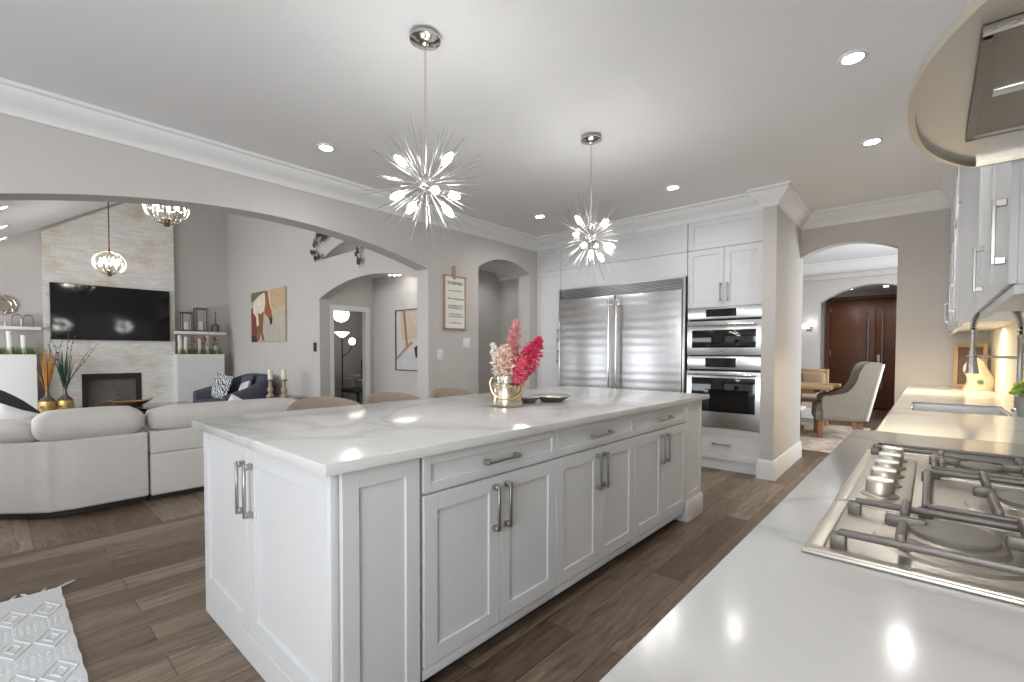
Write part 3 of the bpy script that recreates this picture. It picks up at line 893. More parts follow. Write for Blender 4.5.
upper(0.165, 2.02, 3.32, 1.455, 'white upper cabinet run right behind the range hood', [2.02, 2.67, 3.318], [2.09, 2.95])
upper(0.118, 4.45, YD - 0.002, 1.465, 'white upper cabinet in the far corner beside the dining arch', [4.45, 5.08, 5.71, YD - 0.004], [4.55, 0, 6.1])
area('under_cabinet_light', (0.23, 5.3, 1.425), (0.27, 5.3, 0.9), 0.06, 1.7, 15, (1.0, 0.82, 0.54))


# ------------------------------------------------------------------ range hood
def hood_outline(ins=0.0):
    y0, y1, xf, xs = 1.0 + ins, 1.965 - ins, -0.052 + ins, 0.088
    pts = []
    n = 28
    for i in range(n + 1):
        t = i / n; k = 2 * t - 1
        pts.append((xs - (xs - xf) * (1 - abs(k) ** 2.3) ** 0.9, y0 + (y1 - y0) * t))
    return pts + [(XR - 0.014 - ins, y1), (XR - 0.014 - ins, y0)]


t = thing('range_hood', 'bow-fronted stainless range hood hanging over the gas cooktop', 'range hood', (0.25, 1.48, 1.8))
zb = 1.80
o0 = hood_outline(); o1 = hood_outline(0.014)
n = len(o0)
vs = [(x, y, zb + 0.02) for x, y in o0] + [(x, y, zb) for x, y in o0] + [(x, y, zb) for x, y in o1] + [(x, y, zb + 0.018) for x, y in o1]
fs = []
for r in range(3):
    for i in range(n):
        j = (i + 1) % n
        fs.append([r * n + i, r * n + j, (r + 1) * n + j, (r + 1) * n + i])
MB().add(vs, fs).build('rim', mat('hood_rim', (0.60, 0.56, 0.48), 0.28, 1.0), t)
# canopy: rim outline lofted up to the chimney
ch = []
for (x, y) in o0:
    ch.append((0.16 + max(0, (x - 0.16)) * 1.0 if x > 0.16 else 0.16, min(max(y, 1.32), 1.65)))
vs = []; fs = []
L = 7
for k in range(L + 1):
    q = k / L
    e = min(1.0, q * 4) ** 0.75
    for (x, y), (cx, cy) in zip(o0, ch):
        vs.append((x + (cx - x) * e, y + (cy - y) * e, zb + 0.02 + 0.385 * q))
for k in range(L):
    for i in range(n):
        j = (i + 1) % n
        fs.append([k * n + i, k * n + j, (k + 1) * n + j, (k + 1) * n + i])
MB().add(vs, fs).build('canopy', STEELH, t)
MB().box(0.16, 1.32, zb + 0.40, XR - 0.014, 1.65, ZC - 0.002, 0.003).build('chimney', STEELH, t)
MB().prism(o1, zb + 0.014, zb + 0.018).build('underside', STEELH, t)
for (y0, y1) in ((1.15, 1.69),):
    f = MB(); x0, x1 = 0.055, 0.40
    f.box(x0, y0, zb - 0.006, x1, y0 + 0.016, zb + 0.0135, 0.002).box(x0, y1 - 0.016, zb - 0.006, x1, y1, zb + 0.0135, 0.002)
    f.box(x0, y0 + 0.001, zb - 0.006, x0 + 0.016, y1 - 0.001, zb + 0.0136, 0.002).box(x1 - 0.016, y0 + 0.001, zb - 0.006, x1, y1 - 0.001, zb + 0.0136, 0.002)
    f.box(x0 + 0.012, y0 + 0.012, zb + 0.001, x1 - 0.012, y1 - 0.012, zb + 0.010)
    fo = f.build('filter', mat('filter_mesh', (0.36, 0.33, 0.29), 0.5, 0.9, bump=0.3, bscale=220), t)
    l = MB(); ym = (y0 + y1) / 2
    l.box(x0 + 0.03, ym - 0.017, zb - 0.004, x0 + 0.115, ym + 0.017, zb + 0.0025, 0.002)
    l.box(x0 + 0.078, ym - 0.009, zb - 0.008, x0 + 0.102, ym + 0.009, zb + 0.0, 0.002)
    l.build('latch', STEEL, fo)
for y in (1.07, 1.80):
    MB().lathe([(0, 0.0), (0.02, 0.0), (0.026, 0.004)], (0.33, y, zb + 0.0095), 16).build('lamp', PLATE, t)


# ------------------------------------------------------------------ gas cooktop
t = thing('gas_cooktop', 'stainless gas cooktop with black iron grates set in the right worktop', 'cooktop', (0.1, 1.42, ZT))
CX0, CX1, CY0, CY1 = -0.153, 0.372, 0.878, 1.945
tr = MB()
tr.box(CX0, CY0, ZT, CX1, CY1, ZT + 0.007, 0.003)
tr.box(CX0 + 0.004, CY0 + 0.004, ZT + 0.005, CX0 + 0.028, CY1 - 0.004, ZT + 0.0095, 0.003).box(CX1 - 0.028, CY0 + 0.004, ZT + 0.005, CX1 - 0.004, CY1 - 0.004, ZT + 0.0095, 0.003)
tr.box(CX0 + 0.004, CY0 + 0.004, ZT + 0.005, CX1 - 0.004, CY0 + 0.026, ZT + 0.0096, 0.003).box(CX0 + 0.004, CY1 - 0.026, ZT + 0.005, CX1 - 0.004, CY1 - 0.004, ZT + 0.0095, 0.003)
tr.box(CX0 + 0.004, 1.20, ZT + 0.005, CX1 - 0.004, 1.222, ZT + 0.012, 0.003).box(0.005, 1.60, ZT + 0.005, CX1 - 0.004, 1.618, ZT + 0.012, 0.003)
tr.build('tray', STEELC, t)
kb = MB(); kb.box(-0.130, 1.22, ZT + 0.006, -0.025, 1.80, ZT + 0.016, 0.005)
kb.build('control_panel', STEELC, t)
for i in range(5):
    y = 1.29 + i * 0.112
    k = MB(); k.lathe([(0.034, 0), (0.034, 0.004), (0.026, 0.008), (0.0245, 0.030), (0.022, 0.034), (0, 0.034)], (-0.078, y, ZT + 0.015), 24)
    k.box(-0.103, y - 0.006, ZT + 0.03, -0.053, y + 0.006, ZT + 0.056, 0.004)
    k.build('knob', STEELC, t)
for (bx, by, br) in ((0.032, 1.035, 0.055), (0.26, 1.035, 0.045), (0.17, 1.37, 0.065), (0.10, 1.70, 0.042), (0.27, 1.70, 0.045)):
    b = MB().lathe([(br + 0.05, 0), (br + 0.045, 0.006), (br + 0.012, 0.008), (br + 0.008, 0.018), (br, 0.022), (0, 0.022)], (bx, by, ZT + 0.006), 28).build('burner', STEELC, t)
    MB().lathe([(0, 0.0), (br, 0.0), (br, 0.007), (br - 0.006, 0.011), (0, 0.012)], (bx, by, ZT + 0.028), 28).build('burner_cap', IRONC, b)


def grate(x0, y0, x1, y1, centres, spine=True):
    g = MB(); z0, z1 = ZT + 0.026, ZT + 0.038; w_ = 0.0065
    for y in (y0, y1):
        g.box(x0, y - w_, z0, x1, y + w_, z1, 0.004)
    for x in (((x0,) if spine else ()) + (x1,)):
        g.box(x - w_, y0, z0, x + w_, y1, z1, 0.004)
    for x in (x0, x1):
        for y in (y0, y1):
            g.box(x - 0.011, y - 0.011, ZT + 0.006, x + 0.011, y + 0.011, z0 + 0.004, 0.003)
    for n_, (cx, cy, r) in enumerate(centres):
        e_ = 0.0006 * n_
        for dx in (-0.075, 0.075):
            x = cx + dx
            g.box(x - w_, y0 - 0.004, z0, x + w_, cy - r * 0.55, z1 + 0.012, 0.005)
            g.box(x - w_, cy + r * 0.55, z0, x + w_, y1 + 0.004, z1 + 0.012, 0.005)
        g.box(max(cx - 0.10, x0), cy - w_ + e_, z0 + e_, cx - r * 0.75, cy + w_ - e_, z1 + 0.010 + e_, 0.005)
        g.box(cx + r * 0.75, cy - w_, z0, min(cx + 0.10, x1 - 0.001), cy + w_, z1 + 0.0098, 0.005)
    return g.build('grate', IRON, t)


grate(-0.108, 0.925, 0.345, 1.145, [(0.045, 1.035, 0.06), (0.26, 1.035, 0.05)], False)
grate(-0.002, 1.19, 0.345, 1.55, [(0.17, 1.37, 0.09)])
grate(0.012, 1.60, 0.345, 1.80, [(0.10, 1.70, 0.05), (0.27, 1.70, 0.05)])
grate(-0.125, 1.845, 0.345, 1.915, [])

# ------------------------------------------------------------------ sink, faucet and the things around it
s = MB(); q = 0.006; zb_ = 0.70
s.box(SX0, SY0, zb_, SX1, SY1, zb_ + 0.008)
for (a, b, c, d) in ((SX0, SY0, SX0 + q, SY1), (SX1 - q, SY0, SX1, SY1), (SX0, SY0, SX1, SY0 + q), (SX0, SY1 - q, SX1, SY1)):
    s.box(a, b, zb_, c, d, 0.912)
t = thing('kitchen_sink', 'undermount stainless sink sunk into the right worktop', 'sink', (0.12, 3.83, zb_))
s.build('basin', STEEL, t)
MB().lathe([(0, 0.0095), (0.03, 0.0095), (0.045, 0.012), (0.05, 0.009)], (0.12, 3.83, zb_), 20).build('drain', CHROME, t)

t = thing('kitchen_faucet', 'steel spring pull-down faucet beside the sink', 'faucet', (0.372, 3.85, ZT))
fx, fy = 0.372, 3.85
MB().lathe([(0.03, 0), (0.03, 0.012), (0.02, 0.02), (0.02, 0.10), (0.013, 0.11), (0.013, 0.40), (0.016, 0.405), (0.016, 0.425), (0, 0.425)], (fx, fy, ZT), 20).build('riser', NICKEL, t)
arc = []
for i in range(33):
    a = PI * i / 32
    arc.append((0.276 + 0.096 * math.cos(a), fy, 1.40 + 0.13 * math.sin(a)))
arc += [(0.18, fy, 1.38), (0.18, fy, 1.36)]
arc = [(fx, fy, 1.34), (fx, fy, 1.37)] + arc
MB().tube(arc, 0.007, 8).build('hose', BLACKM, t)
coil = []; L = len(arc); N = 520
for i in range(N):
    f = i / (N - 1) * (L - 1.001); k = int(f); p = Vector(arc[k]).lerp(Vector(arc[k + 1]), f - k)
    tg = (Vector(arc[k + 1]) - Vector(arc[k])).normalized(); sd = Vector((0, 1, 0)); bn = tg.cross(sd)
    a = i * 2 * PI / 13
    coil.append(p + (sd * math.cos(a) + bn * math.sin(a)) * 0.014)
MB().tube(coil, 0.0028, 5).build('spring', NICKEL, t)
MB().lathe([(0.030, 0), (0.030, 0.006), (0.024, 0.05), (0.018, 0.10), (0.015, 0.13), (0.012, 0.14), (0.012, 0.235), (0.016, 0.24), (0.016, 0.256), (0, 0.256)], (0.18, fy, 1.132), 20).build('spray_head', NICKEL, t)
MB().tube([(fx, fy, 1.225), (0.19, fy, 1.235)], 0.0075, 10).tube([(0.18 + 0.02 * math.cos(a * PI / 8), fy + 0.02 * math.sin(a * PI / 8), 1.235) for a in range(16)], 0.005, 6, closed=True).build('docking_arm', NICKEL, t)
MB().tube([(fx, fy - 0.02, ZT + 0.07), (fx, fy - 0.06, ZT + 0.075), (fx - 0.0, fy - 0.09, ZT + 0.11)], 0.006, 8).build('lever', NICKEL, t)

pot = thing('potted_plant', 'small lime-green plant in a grey pot by the faucet', 'plant', (0.385, 3.60, ZT))
MB().lathe([(0.030, 0), (0.034, 0.004), (0.040, 0.075), (0.042, 0.10), (0.036, 0.10), (0.034, 0.085), (0, 0.085)], (0.37, 3.55, ZT), 20).build('pot', mat('grey_ceramic', (0.30, 0.29, 0.28), 0.5), pot)
pl = MB()
for i in range(70):
    a = rnd.uniform(0, 2 * PI); e = rnd.uniform(-0.2, 1.4); r = 0.055 * rnd.uniform(0.5, 1)
    pl.ball((0.37 + r * math.cos(a) * math.cos(e), 3.55 + r * math.sin(a) * math.cos(e), ZT + 0.125 + r * math.sin(e)), 0.014, (1, 1, 0.4), 6, 4,
            Matrix.Rotation(rnd.uniform(0, 3), 4, 'X') @ Matrix.Rotation(rnd.uniform(0, 3), 4, 'Y'))
pl.build('foliage', LIME, pot)

# framed board leaning in the corner, with a cream crumpled pouch in front
PF = frame((0.19, 6.20, ZT), (math.cos(-0.12), math.sin(-0.12), 0), (math.sin(-0.12), -math.cos(-0.12), 0))
PF = PF @ Matrix.Rotation(R(9), 4, 'X')
t = thing('picture_frame', 'wooden framed dark picture leaning in the far worktop corner', 'picture frame', (0.19, 6.20, ZT))
b = MB(PF); W, H_ = 0.20, 0.42
b.box(-0.03, 0, 0.0, 0.0, 0.02, H_).box(W - 0.03, 0, 0, W, 0.02, H_).box(0.0, 0, 0, W - 0.03, 0.02, 0.03).box(0, 0, H_ - 0.03, W - 0.03, 0.02, H_)
b.build('frame', OAK, t)
MB(PF).box(-0.005, 0.002, 0.02, W - 0.02, 0.008, H_ - 0.02).build('picture', BROWNW, t)
t = thing('cloth_pouch', 'crumpled cream pouch with a small green emblem beside the leaning frame', 'pouch', (0.31, 5.88, ZT))
b = MB(); vs = []; fs = []
m_ = 11; kk = 20
for j in range(m_):
    q = j / (m_ - 1)
    for i in range(kk):
        a = 2 * PI * i / kk
        rr = (1 - 0.30 * q - 0.25 * max(0, q - 0.75) * 4) * (1 + 0.10 * math.sin(5 * a + 4 * q) * q + 0.05 * math.sin(9 * a))
        vs.append((0.31 + 0.10 * rr * math.cos(a) + 0.02 * math.sin(6 * q), 5.86 + 0.06 * rr * math.sin(a), ZT + 0.27 * q + 0.02 * math.sin(3 * a) * q * q))
for j in range(m_ - 1):
    for i in range(kk):
        fs.append([j * kk + i, j * kk + (i + 1) % kk, (j + 1) * kk + (i + 1) % kk, (j + 1) * kk + i])
fs.append(list(range(kk))); fs.append([(m_ - 1) * kk + i for i in range(kk)])
b.add(vs, fs).build('sack', mat('cream_cloth', (0.60, 0.51, 0.39), 0.9, var=0.06, vscale=12, bump=0.3, bscale=30), t)
MB().ball((0.325, 5.795, ZT + 0.075), 0.022, (1, 0.35, 0.8)).build('emblem', mat('emblem_green', (0.10, 0.19, 0.13), 0.7), t)


# ------------------------------------------------------------------ sputnik pendants over the island
HZ = 2.10
def make_pendant():
    t = thing('sputnik_pendant', '', 'pendant light')
    MB().lathe([(0.0, 0), (0.055, -0.002), (0.062, -0.012), (0.074, -0.014), (0.077, -0.022), (0.077, -0.03), (0.06, -0.034), (0.05, -0.042), (0.018, -0.048), (0.012, -0.06), (0, -0.06)][::-1], (0, 0, ZC), 28).build('canopy', CHROME, t)
    MB().tube([(0, 0, HZ + 0.03), (0, 0, ZC - 0.05)], 0.0065, 10).build('rod', CHROME, t)
    h = MB(); h.ball((0, 0, HZ), 0.045, (1, 1, 1), 18, 12)
    r2 = random.Random(3)
    h.build('hub', CHROME, t)
    rt, upv, fw = Vector(_ri), Vector((0, 0, 1)), Vector((_fw.x, _fw.y, 0))
    bd = [(-.72, .66, -.1), (.66, .70, -.15), (-.70, -.45, -.45), (-.33, -.80, -.45), (.42, -.42, -.78), (.64, -.72, .1), (.78, -.10, .62), (-.08, .35, .9)]
    bd = [(rt * a + upv * b + fw * c).normalized() for a, b, c in bd]
    for d in bd:
        q = d.to_track_quat('Z', 'Y').to_matrix().to_4x4()
        s = MB().lathe([(0.0055, 0.03), (0.0055, 0.105), (0.011, 0.107), (0.011, 0.135), (0, 0.135)], (0, 0, HZ), 12, q).build('bulb_socket', NICKEL, t)
        MB().lathe([(0.007, 0.132), (0.0165, 0.150), (0.0185, 0.165), (0.015, 0.185), (0.007, 0.203), (0, 0.207)], (0, 0, HZ), 12, q).build('bulb', BULBP, s)
    # spikes spread evenly over the sphere (no two together, none through a bulb)
    N = 98
    for i in range(N):
        z = 1 - 2 * (i + 0.5) / N; a = i * PI * (3 - 5 ** 0.5); r = math.sqrt(1 - z * z)
        d = Vector((r * math.cos(a), r * math.sin(a), z))
        if d.z > 0.985 or max(d.dot(b) for b in bd) > 0.985: continue
        L = 0.335 * (0.86 + 0.14 * ((i * 7) % 5) / 4)
        p = Vector((0, 0, HZ))
        MB().tube([p + d * 0.035, p + d * L], [0.0018, 0.0011], 6).build('spike', SPIKE, t)
    return t


pend = make_pendant()
pend.location = (-1.93, 1.493, 0)
pend['label'] = 'spiky chrome starburst pendant nearest the camera, over the front of the island'
pend['group'] = 'starburst pendants over the island'
dup(pend, (-1.905, 3.0, 0), 0.5, 'spiky chrome starburst pendant farther away, in front of the refrigerator', 'starburst pendants over the island')

# ------------------------------------------------------------------ jar of plumes and two dishes on the island
JX, JY = -1.915, 2.092
t = thing('mercury_glass_jar', 'gold and silver mercury-glass jar with wire handle on the island worktop', 'jar', (JX, JY, ZT))
MB().lathe([(0.08, 0.0), (0.092, 0.004), (0.096, 0.02), (0.095, 0.115), (0.085, 0.135), (0.068, 0.145), (0.068, 0.185), (0.072, 0.19), (0.066, 0.19), (0.062, 0.15), (0.085, 0.13), (0.088, 0.02), (0, 0.012)], (JX, JY, ZT), 36).build('jar_body', MERCURY, t)
MB().lathe([(0.0695, 0.148), (0.0715, 0.152), (0.0715, 0.182), (0.0695, 0.186)], (JX, JY, ZT), 36).build('neck_band', CHROME, t)
h = MB(); pts = []
fx_, fy_ = -_fw.x, -_fw.y
for i in range(21):
    a = PI * i / 20
    c, s_ = math.cos(a), math.sin(a)
    pts.append((JX + _ri.x * 0.100 * c + fx_ * 0.075 * s_, JY + _ri.y * 0.100 * c + fy_ * 0.075 * s_, ZT + 0.165 - 0.115 * s_))
pts = [(JX + (p[0] - JX) * 1.0, JY + (p[1] - JY) * 1.0, p[2]) for p in pts]
for k, p in enumerate(pts):                     # keep the hanging wire outside the glass
    v = Vector((p[0] - JX, p[1] - JY)); L_ = v.length
    if L_ < 0.103: v = v * (0.103 / L_)
    pts[k] = (JX + v.x, JY + v.y, p[2])
e0, e1 = Vector((pts[0][0] - JX, pts[0][1] - JY)).normalized() * 0.072, Vector((pts[-1][0] - JX, pts[-1][1] - JY)).normalized() * 0.072
pts = [(JX + e0.x, JY + e0.y, ZT + 0.168), (JX + e0.x * 1.25, JY + e0.y * 1.25, ZT + 0.172)] + pts[1:-1] + [(JX + e1.x * 1.25, JY + e1.y * 1.25, ZT + 0.172), (JX + e1.x, JY + e1.y, ZT + 0.168)]
h.tube(pts, 0.0062, 8)
h.build('handle', mat('brass_wire', (0.62, 0.50, 0.32), 0.3, 1.0), t)


def plume(label, col, tip, base, r, n, seed, name='dried_plume', leaf=0.014, flat=0.3):
    q = random.Random(seed)
    m = mat('plume_' + col[0], col[1], 0.9, var=0.25, vscale=40)
    t = thing(name, label, 'dried flower', base, 'dried plumes in the jar')
    b0, t0 = Vector(base), Vector(tip)
    mid = b0.lerp(t0, 0.5) + Vector((0, 0, 0.02))
    def P(u): return b0 * (1 - u) ** 2 + mid * 2 * u * (1 - u) + t0 * u * u
    MB().tube([P(i / 8) for i in range(9)], [0.003] * 8 + [0.001], 6).build('stem', mat('dry_stem', (0.35, 0.25, 0.15), 0.9), t)
    f = MB()
    for i in range(n):
        u = 0.42 + 0.58 * q.random() ** 0.85
        rr = r * (math.sin(PI * min(1, (u - 0.36) / 0.66) ** 0.8) * 0.85 + 0.15)
        d = Vector((q.gauss(0, 1), q.gauss(0, 1), q.gauss(0, 1))).normalized() * rr * q.random() ** 0.5
        c = P(u) + d
        M = Matrix.Rotation(q.uniform(0, 6), 4, 'X') @ Matrix.Rotation(q.uniform(0, 6), 4, 'Y')
        s_ = leaf * q.uniform(0.6, 1.2)
        vs = [M @ Vector(v) * s_ + c for v in ((1.3, 0, 0), (0, 0.5, 0), (-1.3, 0, 0), (0, -0.5, 0), (0, 0, flat), (0, 0, -flat))]
        f.add(vs, [[0, 1, 4], [1, 2, 4], [2, 3, 4], [3, 0, 4], [1, 0, 5], [2, 1, 5], [3, 2, 5], [0, 3, 5]])
    f.build('plume', m, t, smooth=False)
    return t


def J(a, z, b=0.0):     # a = to the right in view, b = away from it
    return (JX + _ri.x * a + _fw.x * b, JY + _ri.y * a + _fw.y * b, z)


z0 = ZT + 0.03
plume('deep magenta plume leaning far right out of the mercury-glass jar', ('magenta', (0.62, 0.03, 0.10)), J(0.195, 1.33, -0.02), J(0.0, z0, -0.01), 0.08, 620, 1)
plume('bright rose plume at the rim, under the magenta one in the jar', ('rose', (0.72, 0.12, 0.18)), J(0.10, 1.21, -0.05), J(0.02, z0, -0.03), 0.065, 300, 2)
plume('tall dusty pink plume standing upright in the jar', ('dusty_pink', (0.66, 0.28, 0.28)), J(0.055, 1.435, 0.02), J(-0.005, z0, 0.02), 0.055, 380, 3)
plume('pale peach plume in the middle front of the jar', ('peach', (0.80, 0.58, 0.47)), J(-0.015, 1.285, -0.04), J(-0.01, z0, -0.03), 0.074, 380, 4)
plume('white feathery plume at the left of the jar', ('white', (0.78, 0.72, 0.68)), J(-0.085, 1.30, 0.0), J(-0.03, z0, 0.0), 0.040, 180, 5)
for i, (x, y, r, lab) in enumerate([(-1.955, 2.33, 0.085, 'small silver dish half hidden right behind the jar'), (-1.885, 2.505, 0.12, 'wide tarnished silver dish to the right of the jar')]):
    t = thing('silver_dish', lab, 'dish', (x, y, ZT), 'silver dishes on the island')
    MB().lathe([(0.0, 0.004), (r * 0.45, 0.004), (r * 0.5, 0.0), (r * 0.58, 0.0), (r * 0.62, 0.008), (r * 0.9, 0.026), (r, 0.034), (r * 0.99, 0.039), (r * 0.86, 0.032), (r * 0.5, 0.014), (0, 0.012)], (x, y, ZT), 36).build('bowl', mat('tarnished_silver', (0.38, 0.33, 0.27), 0.35, 0.9, var=0.5, vscale=30), t)
    MB().lathe([(r * 0.97, 0.034), (r * 1.03, 0.037), (r * 0.97, 0.042)], (x, y, ZT), 36).build('rim', NICKEL, t)


# ------------------------------------------------------------------ wall sign, switches, thermostat
t = thing('wall_sign', 'framed rules sign with wooden hanger on the wall between the arches', 'sign', (XL, 3.66, 1.835))
FS = frame((XL + 0.001, 0, 0), (0, 1, 0), (1, 0, 0))
b = MB(FS); y0, y1, z0, z1 = 3.495, 3.832, 1.52, 2.15
b.box(y0, 0, z0, y0 + 0.016, 0.022, z1, 0.002).box(y1 - 0.016, 0, z0, y1, 0.022, z1, 0.002).box(y0, 0, z0, y1, 0.022, z0 + 0.016, 0.002).box(y0, 0, z1 - 0.016, y1, 0.022, z1, 0.002)
b.build('frame', FRAMEW, t)
MB(FS).box(y0 + 0.01, 0, z0 + 0.01, y1 - 0.01, 0.012, z1 - 0.01).build('board', PAPER, t)
MB(FS).box(3.632, 0.0, z1 - 0.04, 3.668, 0.026, 2.262, 0.002).build('hanger', FRAMEW, t)


def words_(txt, y, z, size, sx=1.0):
    c = bpy.data.curves.new('lettering', 'FONT'); c.body = txt; c.size = size; c.align_x = 'CENTER'; c.align_y = 'CENTER'; c.extrude = 0.0006; c.offset = 0.0003
    o = bpy.data.objects.new('lettering', c); COL.objects.link(o); o.data.materials.append(INK)
    o.matrix_world = Matrix(((0, 0, 1, XL + 0.0142), (1 * sx, 0, 0, y), (0, 1, 0, z), (0, 0, 0, 1)))
    bpy.context.view_layer.update()
    me = bpy.data.meshes.new_from_object(o.evaluated_get(bpy.context.evaluated_depsgraph_get())); w = o.matrix_world.copy()
    bpy.data.objects.remove(o); o = bpy.data.objects.new('lettering', me); COL.objects.link(o); o.parent = t; o.matrix_parent_inverse = Matrix.Translation(-t.location); o.matrix_world = w
    return o


words_('KITCHEN RULES', 3.664, 2.06, 0.052, 0.60)
q = random.Random(5)
for (z, a, b_) in ((1.972, 3.56, 3.77), (1.878, 3.55, 3.80), (1.798, 3.55, 3.79), (1.770, 3.55, 3.78), (1.70, 3.57, 3.78), (1.672, 3.56, 3.79), (1.596, 3.57, 3.78)):
    x = a; sq = MB(FS); pts = []
    while x < b_ - 0.03:
        L_ = q.uniform(0.03, 0.06); k = max(5, int(L_ / 0.004))
        for i in range(k):
            f = i / (k - 1)
            pts.append((min(x + L_ * f, b_), 0.0135, z + 0.0085 * math.sin(f * L_ * 520 + q.uniform(-0.4, 0.4)) + (0.008 if q.random() < 0.15 else 0)))
        pts.append((min(x + L_ + 0.006, b_), 0.0135, z)); x += L_ + 0.012
    sq.tube(pts, 0.0017, 4)
    sq.build('script_line', INK, t)
for (y, z, w_, lab) in ((3.447, 1.225, 0.05, 'single white light switch low on the wall, nearer the wide arch'), (3.858, 1.364, 0.068, 'double white light switch plate beside the narrow arch')):
    t = thing('light_switch', lab, 'light switch', (XL, y, z), 'switches on the left wall')
    MB(FS).box(y - w_ * 0.82, 0, z - 0.06, y + w_ * 0.82, 0.006, z + 0.06, 0.002).build('plate', PLATE, t)
    for k in ((0,) if w_ < 0.06 else (-0.026, 0.026)):
        MB(FS).box(y + k - 0.016, 0.004, z - 0.033, y + k + 0.016, 0.010, z + 0.033, 0.002).build('rocker', TRIM, t)
tag(MB().box(-7.20, 3.375, 1.26, -7.135, 3.398, 1.40, 0.004).build('thermostat', BLACKM), 'slim dark wall control beside the hall archway', 'wall control')

# ------------------------------------------------------------------ cotton rug
t = thing('cotton_rug', 'white tufted cotton rug with diamond pattern at the island end', 'rug', (-2.6, -0.2, 0))
vs = []; fs = []; nx, ny = 44, 14
rx0, rx1, ry0, ry1 = -3.40, -1.95, -0.62, 0.226
for zz in (0.0005, 0.011):
    for i in range(nx + 1):
        for j in range(ny + 1):
            u, v = i / nx, j / ny
            vs.append((rx0 + (rx1 - rx0) * u, ry0 + (ry1 - ry0) * v + (0.002 * math.sin(i * 1.3) if j in (0, ny) else 0), zz))
k = (nx + 1) * (ny + 1)
for i in range(nx):
    for j in range(ny):
        a = i * (ny + 1) + j
        fs.append([a + k, a + k + ny + 1, a + k + ny + 2, a + k + 1]); fs.append([a, a + 1, a + ny + 2, a + ny + 1])
for i in range(nx):
    for j in (0, ny):
        a = i * (ny + 1) + j; fs.append([a, a + ny + 1, a + ny + 1 + k, a + k])
for j in range(ny):
    for i in (0, nx):
        a = i * (ny + 1) + j; fs.append([a, a + 1, a + 1 + k, a + k])
MB().add(vs, fs).build('weave', RUGW, t)
p = MB(); z = 0.012
for row, xx in enumerate([-3.14, -2.815, -2.49, -2.165]):
    for jj in range(7):
        cy = 0.158 - jj * 0.115
        for s_ in (1.0, 0.45):
            dx, dy = 0.098 * s_, 0.052 * s_
            p.tube([(xx - dx, cy, z), (xx, cy + dy, z), (xx + dx, cy, z), (xx, cy - dy, z)], 0.0042, 6, closed=True)
    for off in (0.125, 0.15, 0.175, 0.20):
        for jj in range(36):
            y = ry1 - 0.015 - jj * 0.0225
            p.tube([(xx + off, y, z), (xx + off + 0.006, y - 0.010, z)], 0.004, 5)
p.build('tufted_pattern', mat('tuft_cotton', (0.68, 0.69, 0.70), 0.95), t)
for j in range(15):
    y = ry1 - 0.01 - j * 0.056
    a = rnd.uniform(-0.5, 0.5); L_ = 0.05
    if j == 0: a, L_ = 0.95, 0.085
    MB().tube([(rx0 + 0.005, y, 0.008), (rx0 - L_ * 0.5 * math.cos(a), y + L_ * 0.5 * math.sin(a), 0.009), (rx0 - L_ * math.cos(a), y + L_ * math.sin(a), 0.006)], [0.007, 0.006, 0.004], 6).build('tassel', RUGW, t)


# ------------------------------------------------------------------ living room: sofa
t = thing('sectional_sofa', 'large cream sectional sofa seen from behind in the living room', 'sofa', (-5.4, 0.9, 0))
def ext_poly(pts, z0, z1, b=0.03):
    bm_ = bmesh.new(); lo = [bm_.verts.new((x, y, z0)) for x, y in pts]
    f = bm_.faces.new(lo); r = bmesh.ops.extrude_face_region(bm_, geom=[f])
    for v in r['geom']:
        if isinstance(v, bmesh.types.BMVert): v.co.z = z1
    bmesh.ops.recalc_face_normals(bm_, faces=bm_.faces[:])
    bmesh.ops.bevel(bm_, geom=bm_.edges[:], offset=b, segments=3, profile=0.6, affect='EDGES')
    return bm_
cp = [(-4.84, 0.858), (-4.83, 0.42), (-4.86, 0.29), (-4.95, 0.18), (-5.45, -0.32), (-5.62, -0.39), (-6.35, -0.39), (-6.35, 0.5), (-5.75, 0.5), (-5.75, 0.858)]
m = MB(); m.merge(ext_poly([(x, y) for x, y in cp], 0.05, 0.40, 0.02)); m.build('corner_base', CREAM, t)
bk = [(-4.81, 0.862), (-4.80, 0.42), (-4.83, 0.27), (-4.93, 0.15), (-5.45, -0.36), (-5.62, -0.42), (-6.38, -0.42), (-6.38, -0.20), (-5.7, -0.20), (-5.55, -0.15), (-5.12, 0.27), (-5.04, 0.42), (-5.04, 0.862)]
m = MB(); m.merge(ext_poly(bk, 0.055, 0.585, 0.02)); m.build('corner_back', CREAM, t)
m = MB(); m.merge(ext_poly([(-4.80, 0.874), (-4.80, 2.22), (-5.78, 2.22), (-5.78, 0.874)], 0.05, 0.40, 0.02)); m.build('straight_base', CREAM, t)
m = MB(); m.merge(ext_poly([(-4.80, 0.874), (-4.80, 2.22), (-5.04, 2.22), (-5.04, 0.874)], 0.398, 0.585, 0.02)); m.build('straight_back', CREAM, t)
MB().prism([(x + (0.05 if x > -5.3 else 0.0) * -1, y) for x, y in cp], 0.004, 0.055).box(-4.86, 0.874, 0.004, -5.7, 2.18, 0.055).build('plinth', BLACKM, t)
MB().soft(-5.16, 0.19, 0.565, -4.80, 0.858, 0.795, 0.11, 0.08).build('back_cushion', CREAM, t)
MB().soft(-5.14, 0.88, 0.57, -4.81, 2.20, 0.775, 0.09, 0.05).build('back_cushion', CREAM, t)
o = MB(Matrix.Translation((-5.25, 0.02, 0)) @ Matrix.Rotation(R(-45), 4, 'Z')).soft(-0.16, -0.52, 0.565, 0.16, 0.38, 0.725, 0.075, 0.05).build('back_cushion', CREAM, t)
MB().soft(-5.75, 0.9, 0.395, -5.06, 2.2, 0.47, 0.04, 0.1).build('seat_cushion', CREAM, t)
